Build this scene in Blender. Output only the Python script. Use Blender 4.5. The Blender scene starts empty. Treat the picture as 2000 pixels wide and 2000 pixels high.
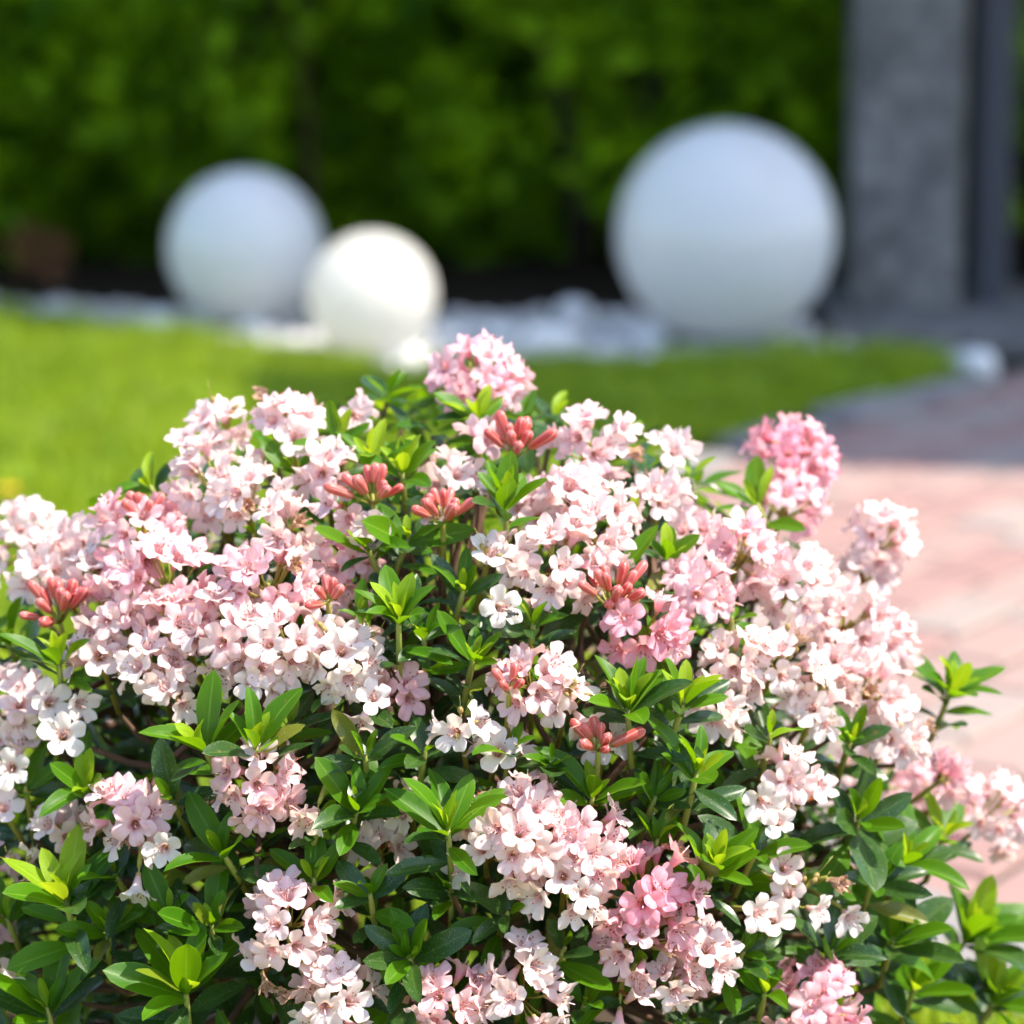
import bpy, math, random
import numpy as np
from mathutils import Vector, Matrix, Quaternion, noise as mnoise

random.seed(11)
rng = np.random.default_rng(11)
scene = bpy.context.scene
COL = scene.collection
PI = math.pi

# ------------------------------------------------------------------ camera
H = 0.75
LENS, SENSOR = 70.0, 24.0
W1 = SENSOR / LENS                      # picture width at 1 m along the axis
PITCH = math.atan(0.55 * W1)
cam_d = bpy.data.cameras.new('camera')
cam = bpy.data.objects.new('camera', cam_d)
COL.objects.link(cam)
cam.location = (0, 0, H)
cam.rotation_euler = (PI / 2 - PITCH, 0, 0)
cam_d.lens = LENS
cam_d.sensor_width = SENSOR
cam_d.sensor_fit = 'HORIZONTAL'
cam_d.clip_start = 0.05
cam_d.clip_end = 1000
cam_d.dof.use_dof = True
cam_d.dof.focus_distance = 1.55
cam_d.dof.aperture_fstop = 3.5
scene.camera = cam

# ------------------------------------------------------------------ sky, sun, exposure
SUN = Vector((0.50, -0.14, 0.85)).normalized()
world = bpy.data.worlds.new('World')
scene.world = world
world.use_nodes = True
wn = world.node_tree.nodes
wl = world.node_tree.links
wn.clear()
sky = wn.new('ShaderNodeTexSky')
sky.sky_type = 'NISHITA'
sky.sun_disc = False
sky.ozone_density = 1.3
sky.sun_elevation = math.asin(SUN.z)
sky.sun_rotation = math.atan2(SUN.x, SUN.y)
bg = wn.new('ShaderNodeBackground')
bg.inputs['Strength'].default_value = 0.136
wo = wn.new('ShaderNodeOutputWorld')
wl.new(sky.outputs[0], bg.inputs[0])
wl.new(bg.outputs[0], wo.inputs[0])
sd = bpy.data.lights.new('sun', 'SUN')
sd.energy = 3.2
sd.angle = math.radians(0.53)
sd.color = (1.0, 0.935, 0.81)
so = bpy.data.objects.new('sun', sd)
COL.objects.link(so)
so.rotation_euler = SUN.to_track_quat('Z', 'Y').to_euler()
so.location = (3, -2, 6)
scene.view_settings.view_transform = 'Standard'
scene.view_settings.look = 'None'
scene.view_settings.gamma = 1
scene.view_settings.exposure = 1.7
scene.view_settings.use_curve_mapping = False
cy = scene.cycles
cy.use_adaptive_sampling = True
cy.adaptive_threshold = 0.035
cy.adaptive_min_samples = 32
cy.use_denoising = True
cy.max_bounces = 6
cy.diffuse_bounces = 4
cy.glossy_bounces = 2
cy.transmission_bounces = 4
cy.transparent_max_bounces = 4
cy.caustics_reflective = False
cy.caustics_refractive = False
cy.time_limit = 1100

# ------------------------------------------------------------------ pixel helpers (photo at 1932 px)
PX = 1932.0
CAMP = Vector((0, 0, H))
FWD = Vector((0, math.cos(PITCH), -math.sin(PITCH)))
UPV = Vector((0, math.sin(PITCH), math.cos(PITCH)))


def ray(px, py):
    return (FWD + Vector((1, 0, 0)) * ((px / PX - .5) * W1) + UPV * ((.5 - py / PX) * W1)).normalized()


def ground(px, py, z=0.0):
    d = ray(px, py)
    return CAMP + d * ((z - H) / d.z)


def at_y(px, py, y):
    d = ray(px, py)
    return CAMP + d * (y / d.y)


def project(p):
    v = Vector(p) - CAMP
    t = v.dot(FWD)
    return (v.x / t / W1 + .5) * PX, (.5 - v.dot(UPV) / t / W1) * PX, t


# ------------------------------------------------------------------ mesh helpers
class Tmpl:
    """verts, faces, uv per vertex, material index per face"""
    def __init__(self):
        self.v, self.f, self.uv, self.m = [], [], [], []

    def add(self, V, F, uv=None, mi=0):
        o = len(self.v)
        self.v += [tuple(p) for p in V]
        self.f += [tuple(i + o for i in f) for f in F]
        self.uv += list(uv) if uv is not None else [(0.5, 0.5)] * len(V)
        self.m += [mi] * len(F)
        return self

    def arrays(self):
        if not hasattr(self, 'A'):
            self.A = (np.array(self.v, float), [len(f) for f in self.f],
                      np.array([i for f in self.f for i in f], int), np.array(self.uv, float), np.array(self.m, int))
        return self.A


def mesh_np(name, V, cnt, loops, uv, mi, mats, attr=None, smooth=True):
    me = bpy.data.meshes.new(name)
    V = np.asarray(V, np.float32)
    cnt = np.asarray(cnt, np.int32)
    loops = np.asarray(loops, np.int32)
    me.vertices.add(len(V))
    me.vertices.foreach_set('co', V.ravel())
    me.loops.add(len(loops))
    me.loops.foreach_set('vertex_index', loops)
    me.polygons.add(len(cnt))
    st = np.zeros(len(cnt), np.int32)
    st[1:] = np.cumsum(cnt)[:-1]
    me.polygons.foreach_set('loop_start', st)
    me.polygons.foreach_set('material_index', np.asarray(mi, np.int32))
    me.polygons.foreach_set('use_smooth', np.full(len(cnt), smooth, bool))
    if uv is not None:
        l = me.uv_layers.new(name='UVMap')
        l.data.foreach_set('uv', np.asarray(uv, np.float32)[loops].ravel())
    if attr is not None:
        for k, a in attr.items():
            at = me.attributes.new(k, 'FLOAT', 'POINT')
            at.data.foreach_set('value', np.asarray(a, np.float32))
    for m in mats:
        me.materials.append(m)
    me.update(calc_edges=True)
    me.validate()
    return me


def tmesh(name, t, mats, smooth=True):
    V, c, l, uv, mi = t.arrays()
    return mesh_np(name, V, c, l, uv, mi, mats, None, smooth)


class Acc:
    """joins many placed templates into one mesh"""
    def __init__(self):
        self.V, self.c, self.l, self.uv, self.m, self.p = [], [], [], [], [], []
        self.n = 0

    def add(self, t, M, mi=None, val=0.0):
        V, c, l, uv, m = t.arrays()
        A = np.array(M)
        self.V.append(V @ A[:3, :3].T + A[:3, 3])
        self.c.append(np.array(c))
        self.l.append(l + self.n)
        self.uv.append(uv)
        self.m.append(m if mi is None else np.full(len(c), mi))
        self.p.append(np.full(len(V), val))
        self.n += len(V)

    def mesh(self, name, mats, attr=None, smooth=True):
        return mesh_np(name, np.concatenate(self.V), np.concatenate(self.c), np.concatenate(self.l),
                       np.concatenate(self.uv), np.concatenate(self.m), mats,
                       {attr: np.concatenate(self.p)} if attr else None, smooth)


WM = {}


def link(name, me, parent=None, M=None):
    o = bpy.data.objects.new(name, me)
    COL.objects.link(o)
    M = Matrix.Identity(4) if M is None else M.copy()
    WM[o] = M
    if parent is not None:
        o.parent = parent
        o.matrix_basis = WM[parent].inverted() @ M
    else:
        o.matrix_basis = M
    return o


def tag(o, label=None, cat=None, group=None, kind=None):
    if label:
        o['label'] = label
    if cat:
        o['category'] = cat
    if group:
        o['group'] = group
    if kind:
        o['kind'] = kind
    return o


def T(p):
    return Matrix.Translation(Vector(p))


def frame(pos, y, z, s=1.0):
    """matrix with local +Y along y and local +Z near z"""
    y = Vector(y).normalized()
    x = y.cross(Vector(z))
    if x.length < 1e-4:
        x = y.orthogonal()
    x.normalize()
    zz = x.cross(y)
    M = Matrix((x, y, zz)).transposed().to_4x4()
    return Matrix.Translation(Vector(pos)) @ M @ Matrix.Diagonal((s, s, s, 1))


def frame_z(pos, z, y, s=1.0):
    z = Vector(z).normalized()
    x = Vector(y).cross(z)
    if x.length < 1e-4:
        x = z.orthogonal()
    x.normalize()
    yy = z.cross(x)
    M = Matrix((x, yy, z)).transposed().to_4x4()
    return Matrix.Translation(Vector(pos)) @ M @ Matrix.Diagonal((s, s, s, 1))


def tube(t, pts, radii, n=6, mi=0, cap=True):
    pts = [Vector(p) for p in pts]
    V, F, uv = [], [], []
    up = Vector((0.31, 0.52, 0.8))
    for i, p in enumerate(pts):
        d = (pts[min(i + 1, len(pts) - 1)] - pts[max(i - 1, 0)]).normalized()
        x = d.cross(up)
        if x.length < 1e-3:
            x = d.orthogonal()
        x.normalize()
        y = d.cross(x)
        for k in range(n):
            a = 2 * PI * k / n
            V.append(p + (x * math.cos(a) + y * math.sin(a)) * radii[i])
            uv.append((k / n, i / max(1, len(pts) - 1)))
    for i in range(len(pts) - 1):
        for k in range(n):
            F.append((i * n + k, i * n + (k + 1) % n, (i + 1) * n + (k + 1) % n, (i + 1) * n + k))
    if cap:
        F.append(tuple(range(n - 1, -1, -1)))
        F.append(tuple((len(pts) - 1) * n + k for k in range(n)))
    t.add(V, F, uv, mi)


def bez(a, b, c, d, n):
    out = []
    for i in range(n + 1):
        s = i / n
        out.append(a * (1 - s) ** 3 + b * (3 * s * (1 - s) ** 2) + c * (3 * s * s * (1 - s)) + d * s ** 3)
    return out


def lathe(t, prof, n=24, mi=0, rib=None):
    V, F, uv = [], [], []
    for i, (r, z) in enumerate(prof):
        for k in range(n):
            a = 2 * PI * k / n
            rr = r * (1 if rib is None else 1 + rib * math.cos(5 * a + 1.3 * z / max(1e-6, prof[-1][1])))
            V.append((rr * math.cos(a), rr * math.sin(a), z))
            uv.append((k / n, i / (len(prof) - 1)))
    for i in range(len(prof) - 1):
        for k in range(n):
            F.append((i * n + k, i * n + (k + 1) % n, (i + 1) * n + (k + 1) % n, (i + 1) * n + k))
    F.append(tuple(range(n - 1, -1, -1)))
    F.append(tuple((len(prof) - 1) * n + k for k in range(n)))
    t.add(V, F, uv, mi)


def ico(r=1.0, sub=1, jit=0.0, seed=0, sq=(1, 1, 1)):
    import bmesh
    bm = bmesh.new()
    bmesh.ops.create_icosphere(bm, subdivisions=sub, radius=r)
    bm.verts.ensure_lookup_table()
    t = Tmpl()
    V = []
    for v in bm.verts:
        p = v.co.copy()
        k = 1 + jit * mnoise.noise(p * (1.6 / r) + Vector((seed * 7.3, seed * 3.1, 0)))
        V.append((p.x * k * sq[0], p.y * k * sq[1], p.z * k * sq[2]))
    t.add(V, [tuple(x.index for x in f.verts) for f in bm.faces])
    bm.free()
    return t


def cham_box(sx, sy, sz, c):
    """box, base at z=0, with chamfered top edge"""
    t = Tmpl()
    hx, hy = sx / 2, sy / 2
    V = []
    for (x, y, z) in ((hx, hy, 0), (hx, hy, sz - c), (hx - c, hy - c, sz)):
        V += [(-x, -y, z), (x, -y, z), (x, y, z), (-x, y, z)]
    F = [(3, 2, 1, 0), (8, 9, 10, 11)]
    for r in (0, 4):
        for k in range(4):
            F.append((r + k, r + (k + 1) % 4, r + 4 + (k + 1) % 4, r + 4 + k))
    t.add(V, F)
    return t


# ------------------------------------------------------------------ materials
def newmat(name):
    m = bpy.data.materials.new(name)
    m.use_nodes = True
    nt = m.node_tree
    nt.nodes.clear()
    out = nt.nodes.new('ShaderNodeOutputMaterial')
    return m, nt, out


def N(nt, typ, **kw):
    n = nt.nodes.new(typ)
    for k, v in kw.items():
        if k.startswith('i_'):
            n.inputs[k[2:].replace('_', ' ')].default_value = v
        else:
            setattr(n, k, v)
    return n


def math_n(nt, op, a, b=None, c=None, clamp=False):
    n = nt.nodes.new('ShaderNodeMath')
    n.operation = op
    n.use_clamp = clamp
    for i, x in enumerate((a, b, c)):
        if x is None:
            continue
        if isinstance(x, (int, float)):
            n.inputs[i].default_value = x
        else:
            nt.links.new(x, n.inputs[i])
    return n.outputs[0]


def mixc(nt, fac, a, b, blend='MIX'):
    n = nt.nodes.new('ShaderNodeMix')
    n.data_type = 'RGBA'
    n.blend_type = blend
    for sock, x in ((n.inputs[0], fac), (n.inputs[6], a), (n.inputs[7], b)):
        if isinstance(x, (int, float)):
            sock.default_value = x
        elif isinstance(x, (tuple, list)):
            sock.default_value = (*x[:3], 1)
        else:
            nt.links.new(x, sock)
    return n.outputs[2]


def rand_fac(nt):
    """0..1, different for each object and for each island of a joined mesh"""
    oi = N(nt, 'ShaderNodeObjectInfo')
    ge = N(nt, 'ShaderNodeNewGeometry')
    return math_n(nt, 'FRACT', math_n(nt, 'ADD', oi.outputs['Random'], ge.outputs['Random Per Island']))


def noise_n(nt, scale, detail=4, rough=.55, vec=None):
    n = N(nt, 'ShaderNodeTexNoise')
    n.inputs['Scale'].default_value = scale
    n.inputs['Detail'].default_value = detail
    n.inputs['Roughness'].default_value = rough
    if vec is not None:
        nt.links.new(vec, n.inputs['Vector'])
    return n


def ramp(nt, fac, stops):
    r = N(nt, 'ShaderNodeValToRGB')
    while len(r.color_ramp.elements) < len(stops):
        r.color_ramp.elements.new(.5)
    for e, (p, c) in zip(r.color_ramp.elements, stops):
        e.position = p
        e.color = (*c[:3], 1)
    nt.links.new(fac, r.inputs[0])
    return r.outputs[0]


def bump(nt, h, strength, dist):
    b = N(nt, 'ShaderNodeBump')
    b.inputs['Strength'].default_value = strength
    b.inputs['Distance'].default_value = dist
    nt.links.new(h, b.inputs['Height'])
    return b.outputs[0]


def leaf_mat(name, c1, c2, tr, trans=.35, rough=.38, rib=(.25, .38, .06), veins=True, dust=0.0, spec=.5, patch=0.0):
    m, nt, out = newmat(name)
    L = nt.links
    rf = rand_fac(nt)
    tc = N(nt, 'ShaderNodeTexCoord')
    geo = N(nt, 'ShaderNodeNewGeometry')
    nz = noise_n(nt, 60, 3, .6, geo.outputs['Position'])
    if patch:      # bright and dark sprigs, colour standing in for sun flecks and shaded gaps
        pn = noise_n(nt, patch, 2, .5, geo.outputs['Position'])
        pf = math_n(nt, 'MULTIPLY', math_n(nt, 'SUBTRACT', pn.outputs['Fac'], .42), 5.0, clamp=True)
        rf = math_n(nt, 'ADD', math_n(nt, 'MULTIPLY', rf, .3), math_n(nt, 'MULTIPLY', pf, .7))
    base = mixc(nt, rf, c1, c2)
    base = mixc(nt, math_n(nt, 'MULTIPLY', nz.outputs['Fac'], .45), base, tuple(x * .55 for x in c1))
    if veins:
        # a few leaves turning yellow, and brown blemishes
        base = mixc(nt, math_n(nt, 'MULTIPLY', math_n(nt, 'GREATER_THAN', rf, .975), .35), base, (.36, .28, .03))
        bl = noise_n(nt, 190, 2, .5, geo.outputs['Position'])
        base = mixc(nt, math_n(nt, 'MULTIPLY', math_n(nt, 'GREATER_THAN', bl.outputs['Fac'], .73), .7), base, (.16, .09, .03))
        sep = N(nt, 'ShaderNodeSeparateXYZ')
        L.new(tc.outputs['UV'], sep.inputs[0])
        au = math_n(nt, 'ABSOLUTE', math_n(nt, 'SUBTRACT', sep.outputs['X'], .5))
        ribf = math_n(nt, 'SUBTRACT', 1, math_n(nt, 'DIVIDE', au, .05), clamp=True)
        vv = math_n(nt, 'FRACT', math_n(nt, 'SUBTRACT', math_n(nt, 'MULTIPLY', sep.outputs['Y'], 9), math_n(nt, 'MULTIPLY', au, 5)))
        vv = math_n(nt, 'ABSOLUTE', math_n(nt, 'SUBTRACT', vv, .5))
        vf = math_n(nt, 'SUBTRACT', 1, math_n(nt, 'DIVIDE', vv, .07), clamp=True)
        edge = math_n(nt, 'GREATER_THAN', au, .465)
        fac = math_n(nt, 'ADD', math_n(nt, 'MULTIPLY', ribf, .75), math_n(nt, 'MULTIPLY', vf, .24), clamp=True)
        fac = math_n(nt, 'ADD', fac, math_n(nt, 'MULTIPLY', edge, .35), clamp=True)
        base = mixc(nt, fac, base, rib)
    if dust:
        dn = noise_n(nt, 1400, 2, .5, geo.outputs['Position'])
        df = math_n(nt, 'MULTIPLY', math_n(nt, 'GREATER_THAN', dn.outputs['Fac'], .66), dust)
        base = mixc(nt, df, base, (.45, .47, .36))
    p = N(nt, 'ShaderNodeBsdfPrincipled')
    L.new(base, p.inputs['Base Color'])
    p.inputs['Roughness'].default_value = rough
    p.inputs['Specular IOR Level'].default_value = spec
    t = N(nt, 'ShaderNodeBsdfTranslucent')
    L.new(mixc(nt, .35, tr, base), t.inputs['Color'])
    mx = N(nt, 'ShaderNodeMixShader')
    mx.inputs[0].default_value = trans
    L.new(p.outputs[0], mx.inputs[1])
    L.new(t.outputs[0], mx.inputs[2])
    L.new(mx.outputs[0], out.inputs[0])
    return m


def plain(name, c1, c2=None, rough=.6, nscale=40, spec=.5, bmp=0, bdist=.002, trans=0):
    m, nt, out = newmat(name)
    geo = N(nt, 'ShaderNodeNewGeometry')
    nz = noise_n(nt, nscale, 5, .6, geo.outputs['Position'])
    base = mixc(nt, nz.outputs['Fac'], c1, c2 or tuple(x * .6 for x in c1))
    p = N(nt, 'ShaderNodeBsdfPrincipled')
    nt.links.new(base, p.inputs['Base Color'])
    p.inputs['Roughness'].default_value = rough
    p.inputs['Specular IOR Level'].default_value = spec
    if bmp:
        nt.links.new(bump(nt, nz.outputs['Fac'], bmp, bdist), p.inputs['Normal'])
    if trans:
        t = N(nt, 'ShaderNodeBsdfTranslucent')
        nt.links.new(base, t.inputs['Color'])
        mx = N(nt, 'ShaderNodeMixShader')
        mx.inputs[0].default_value = trans
        nt.links.new(p.outputs[0], mx.inputs[1])
        nt.links.new(t.outputs[0], mx.inputs[2])
        nt.links.new(mx.outputs[0], out.inputs[0])
    else:
        nt.links.new(p.outputs[0], out.inputs[0])
    return m


M_young = leaf_mat('young_leaf', (.29, .42, .010), (.19, .35, .010), (.58, .72, .01), .46, .5, (.36, .48, .06), spec=.25)
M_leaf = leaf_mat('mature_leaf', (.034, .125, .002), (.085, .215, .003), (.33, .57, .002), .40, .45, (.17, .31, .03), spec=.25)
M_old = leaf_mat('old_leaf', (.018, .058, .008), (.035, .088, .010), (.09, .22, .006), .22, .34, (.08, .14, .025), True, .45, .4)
LEAFM = [M_young, M_leaf, M_old]


def petal_mat():
    m, nt, out = newmat('petal')
    L = nt.links
    oi = N(nt, 'ShaderNodeObjectInfo')
    sepc = N(nt, 'ShaderNodeSeparateColor')
    L.new(oi.outputs['Color'], sepc.inputs[0])
    at = N(nt, 'ShaderNodeAttribute', attribute_name='pink')
    pink = math_n(nt, 'ADD', sepc.outputs[0], at.outputs['Fac'], clamp=True)
    tc = N(nt, 'ShaderNodeTexCoord')
    sep = N(nt, 'ShaderNodeSeparateXYZ')
    L.new(tc.outputs['UV'], sep.inputs[0])
    tt = sep.outputs['Y']
    geo = N(nt, 'ShaderNodeNewGeometry')
    nz = noise_n(nt, 160, 3, .6, geo.outputs['Position'])
    tubef = math_n(nt, 'SUBTRACT', 1, math_n(nt, 'DIVIDE', tt, .55), clamp=True)      # 1 at the base, 0 at the mouth
    # pinker tube, paler lobes, a faint darker line along the middle of each lobe and on the rim
    lob = math_n(nt, 'ABSOLUTE', math_n(nt, 'SINE', math_n(nt, 'MULTIPLY', sep.outputs['X'], 5 * PI)))
    mid = math_n(nt, 'MULTIPLY', math_n(nt, 'SUBTRACT', 1, math_n(nt, 'DIVIDE', lob, .22), clamp=True), .16)
    rim = math_n(nt, 'MULTIPLY', math_n(nt, 'GREATER_THAN', tt, .93), .12)
    f = math_n(nt, 'MULTIPLY', pink, math_n(nt, 'ADD', .55, math_n(nt, 'MULTIPLY', nz.outputs['Fac'], .6)))
    f = math_n(nt, 'ADD', f, math_n(nt, 'MULTIPLY', tubef, .42))
    f = math_n(nt, 'ADD', f, math_n(nt, 'MULTIPLY', mid, math_n(nt, 'ADD', pink, .35)))
    f = math_n(nt, 'ADD', f, math_n(nt, 'MULTIPLY', rim, pink), clamp=True)
    base = ramp(nt, f, [(0, (.88, .80, .745)), (.2, (.88, .70, .675)), (.5, (.87, .49, .55)), (1, (.84, .24, .34))])
    deep = math_n(nt, 'MULTIPLY', math_n(nt, 'SUBTRACT', 1, math_n(nt, 'DIVIDE', tt, .22), clamp=True), .5)
    base = mixc(nt, deep, base, (.45, .33, .14))
    p = N(nt, 'ShaderNodeBsdfPrincipled')
    L.new(base, p.inputs['Base Color'])
    p.inputs['Roughness'].default_value = .55
    p.inputs['Specular IOR Level'].default_value = .3
    t = N(nt, 'ShaderNodeBsdfTranslucent')
    L.new(mixc(nt, .30, base, (.98, .50, .42)), t.inputs['Color'])
    mx = N(nt, 'ShaderNodeMixShader')
    mx.inputs[0].default_value = .44
    L.new(p.outputs[0], mx.inputs[1])
    L.new(t.outputs[0], mx.inputs[2])
    L.new(mx.outputs[0], out.inputs[0])
    return m


M_petal = petal_mat()
M_fil = plain('filament', (.85, .62, .60), (.80, .50, .48), .5, 300, .3)
M_anther = plain('anther', (.36, .12, .035), (.22, .07, .02), .6, 300, .3)
M_ovary = plain('ovary', (.34, .30, .10), (.42, .22, .10), .5, 300, .3)
M_pedicel = plain('pedicel', (.30, .36, .05), (.38, .26, .06), .5, 120, .4, trans=.15)
M_stem = plain('green_stem', (.22, .32, .045), (.30, .22, .06), .5, 60, .4)
M_bark = plain('bark', (.085, .05, .032), (.16, .09, .055), .85, 90, .2, .5, .003)
M_scale = plain('bud_scale', (.36, .11, .025), (.22, .06, .02), .6, 200, .3)
M_calyx = plain('seed_capsule', (.25, .24, .06), (.34, .18, .08), .6, 200, .3)


def bud_mat():
    m, nt, out = newmat('flower_bud')
    L = nt.links
    tc = N(nt, 'ShaderNodeTexCoord')
    sep = N(nt, 'ShaderNodeSeparateXYZ')
    L.new(tc.outputs['UV'], sep.inputs[0])
    rf = rand_fac(nt)
    st = math_n(nt, 'SINE', math_n(nt, 'ADD', math_n(nt, 'MULTIPLY', sep.outputs['X'], 10 * PI), math_n(nt, 'MULTIPLY', sep.outputs['Y'], 2.5)))
    st = math_n(nt, 'MULTIPLY', math_n(nt, 'SUBTRACT', st, .45, clamp=True), .9)
    base = mixc(nt, rf, (.60, .07, .055), (.66, .15, .13))
    base = mixc(nt, math_n(nt, 'SUBTRACT', 1, math_n(nt, 'DIVIDE', sep.outputs['Y'], .35), clamp=True), base, (.50, .20, .05))
    base = mixc(nt, st, base, (.86, .48, .44))
    p = N(nt, 'ShaderNodeBsdfPrincipled')
    L.new(base, p.inputs['Base Color'])
    p.inputs['Roughness'].default_value = .4
    t = N(nt, 'ShaderNodeBsdfTranslucent')
    L.new(base, t.inputs['Color'])
    mx = N(nt, 'ShaderNodeMixShader')
    mx.inputs[0].default_value = .2
    L.new(p.outputs[0], mx.inputs[1])
    L.new(t.outputs[0], mx.inputs[2])
    L.new(mx.outputs[0], out.inputs[0])
    return m


M_bud = bud_mat()

# ------------------------------------------------------------------ the setting: ground, lawn, path, gravel
M_soil = plain('soil', (.075, .05, .032), (.035, .024, .016), .95, 25, .1, .8, .01)
M_turf = plain('turf', (.14, .20, .015), (.18, .21, .03), .95, 30, .1, .6, .01)
M_sand = plain('joint_sand', (.11, .085, .065), (.07, .055, .045), .95, 80, .1, .4, .002)
M_gravelbed = plain('gravel_bed', (.16, .14, .12), (.09, .08, .07), .95, 60, .1, .7, .01)


def sheet(name, pts, z, mat, thick=None):
    import bmesh
    bm = bmesh.new()
    f = bm.faces.new([bm.verts.new((p[0], p[1], z)) for p in pts])
    bmesh.ops.recalc_face_normals(bm, faces=[f])
    if f.normal.z < 0:
        f.normal_flip()
    bmesh.ops.triangulate(bm, faces=[f])
    me = bpy.data.meshes.new(name)
    bm.to_mesh(me)
    bm.free()
    me.materials.append(mat)
    o = link(name, me)
    o['kind'] = 'structure'
    return o


sheet('ground', [(-150, -150), (150, -150), (150, 150), (-150, 150)], -.035, M_soil)

back_curve = [ground(px, py) for px, py in ((-500, 572), (0, 600), (232, 634), (580, 676), (740, 704), (966, 702), (1160, 694), (1352, 684), (1642, 668), (1740, 680))]
edge_line = [Vector((.80, 5.27, 0)), Vector((.46, 4.80, 0)), Vector((.27, 4.49, 0)), Vector((.12, 4.15, 0)), Vector((.06, 3.6, 0)), Vector((.08, 2.7, 0)), Vector((.22, 2.32, 0)), Vector((.37, 2.0, 0)), Vector((.40, 1.4, 0)), Vector((.40, .4, 0)), Vector((.40, -2.0, 0))]
lawn_pts = [(p.x, p.y) for p in back_curve] + [(p.x, p.y) for p in edge_line] + [(-4, -2), (-4, 6.6)]
sheet('lawn', lawn_pts, 0.0, M_turf)


def in_poly(x, y, poly):
    c = False
    j = len(poly) - 1
    for i in range(len(poly)):
        xi, yi = poly[i]
        xj, yj = poly[j]
        if (yi > y) != (yj > y) and x < (xj - xi) * (y - yi) / (yj - yi) + xi:
            c = not c
        j = i
    return c


def in_poly_np(P, poly):
    x, y = P[:, 0], P[:, 1]
    c = np.zeros(len(P), bool)
    j = len(poly) - 1
    for i in range(len(poly)):
        xi, yi = poly[i]
        xj, yj = poly[j]
        if yi != yj:
            c ^= ((yi > y) != (yj > y)) & (x < (xj - xi) * (y - yi) / (yj - yi) + xi)
        j = i
    return c


# bush bed (mulched soil) lies on the lawn sheet
BX, BY = -.05, 1.76
bed = [(BX + .42 * math.cos(a) * (1 + .06 * math.sin(3 * a)), BY + .38 * math.sin(a) * (1 + .05 * math.cos(2 * a))) for a in np.linspace(0, 2 * PI, 28, endpoint=False)]
bed = [(min(x, .385), y) for x, y in bed]
sheet('planting_bed', bed, .006, M_soil)

# path
path_far = [(1.02, 5.62), (4.0, 7.2)]
path_poly = [(p.x, p.y) for p in edge_line[::-1]] + path_far + [(4.0, -2.0)]
path = sheet('path', path_poly, -.012, M_sand)


def paver_mat(name, c1, c2):
    m, nt, out = newmat(name)
    geo = N(nt, 'ShaderNodeNewGeometry')
    rf = rand_fac(nt)
    nz = noise_n(nt, 30, 6, .65, geo.outputs['Position'])
    n2 = noise_n(nt, 350, 3, .6, geo.outputs['Position'])
    base = mixc(nt, rf, c1, c2)
    base = mixc(nt, math_n(nt, 'MULTIPLY', nz.outputs['Fac'], .5), base, tuple(x * .55 for x in c2))
    base = mixc(nt, math_n(nt, 'MULTIPLY', n2.outputs['Fac'], .35), base, (.33, .29, .26))
    p = N(nt, 'ShaderNodeBsdfPrincipled')
    nt.links.new(base, p.inputs['Base Color'])
    p.inputs['Roughness'].default_value = .85
    nt.links.new(bump(nt, n2.outputs['Fac'], .5, .002), p.inputs['Normal'])
    nt.links.new(p.outputs[0], out.inputs[0])
    return m


PAVM = [paver_mat('red_paver', (.25, .115, .095), (.29, .15, .125)),
        paver_mat('rose_paver', (.28, .155, .13), (.30, .19, .16)),
        paver_mat('grey_paver', (.29, .215, .185), (.27, .20, .17))]
pv = cham_box(.190, .090, .05, .006)
PVME = [tmesh('paver', pv, [m], False) for m in PAVM]
EDME = tmesh('edging_stone', cham_box(.232, .095, .06, .006), [paver_mat('edging', (.17, .155, .145), (.21, .19, .175))], False)
pacc = Acc()
e1 = Vector((.51, .78, 0)).normalized()
e2 = Vector((e1.y, -e1.x, 0))
path_in = [(p.x + .078, p.y) for p in edge_line[::-1]] + [(1.15, 5.58), (3.9, 7.0), (3.9, -1.9)]
cand = []
for j in range(-12, 70):
    for i in range(-35, 45):
        c = Vector((.9, 3.6, 0)) + e1 * ((i + .5 * (j % 2)) * .2) + e2 * ((j - 20) * .1)
        if in_poly(c.x, c.y, path_in):
            px, py, t = project(c)
            cand.append((c, px, py, t))
vis = [k for k in cand if -60 < k[1] < 2010 and 560 < k[2] < 2010]
vis.sort(key=lambda k: k[3])
visid = {id(k) for k in vis[:300]}
ang = math.atan2(e1.y, e1.x)
band = [0, 0, 1, 0, 2, 1, 0, 2, 1]
for k in cand:
    c = k[0]
    rr = random.random()
    row = int(round((c - Vector((.9, 3.6, 0))).dot(e2) / .1))
    mi = 0 if rr < .5 else 1 if rr < .78 else 2
    M = T((c.x, c.y, -.0545 + random.uniform(-.002, .0025))) @ Matrix.Rotation(ang + random.uniform(-.008, .008), 4, 'Z')
    if id(k) in visid:
        link('paver', PVME[mi], path, M)
    else:
        pacc.add(pv, M, mi)
if pacc.V:
    o = link('paving', pacc.mesh('paving', PAVM, None, False), path)
    o['kind'] = 'stuff'
# edging row of grey stones along the lawn
acc_len = 0
for a, b in zip(edge_line[:-1], edge_line[1:]):
    L_ = (b - a).length
    d = (b - a).normalized()
    n = max(1, int(L_ / .245))
    if a.y < .5:
        n = min(n, 4)
    for k in range(n):
        c = a + d * ((k + .5) * L_ / n) + Vector((-d.y, d.x, 0)) * .055
        M = T((c.x, c.y, -.05 + random.uniform(-.001, .004))) @ Matrix.Rotation(math.atan2(d.y, d.x) + random.uniform(-.01, .01), 4, 'Z') @ Matrix.Diagonal((min(1, L_ / n / .245), 1, 1, 1))
        link('edging_stone', EDME, path, M)

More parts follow.
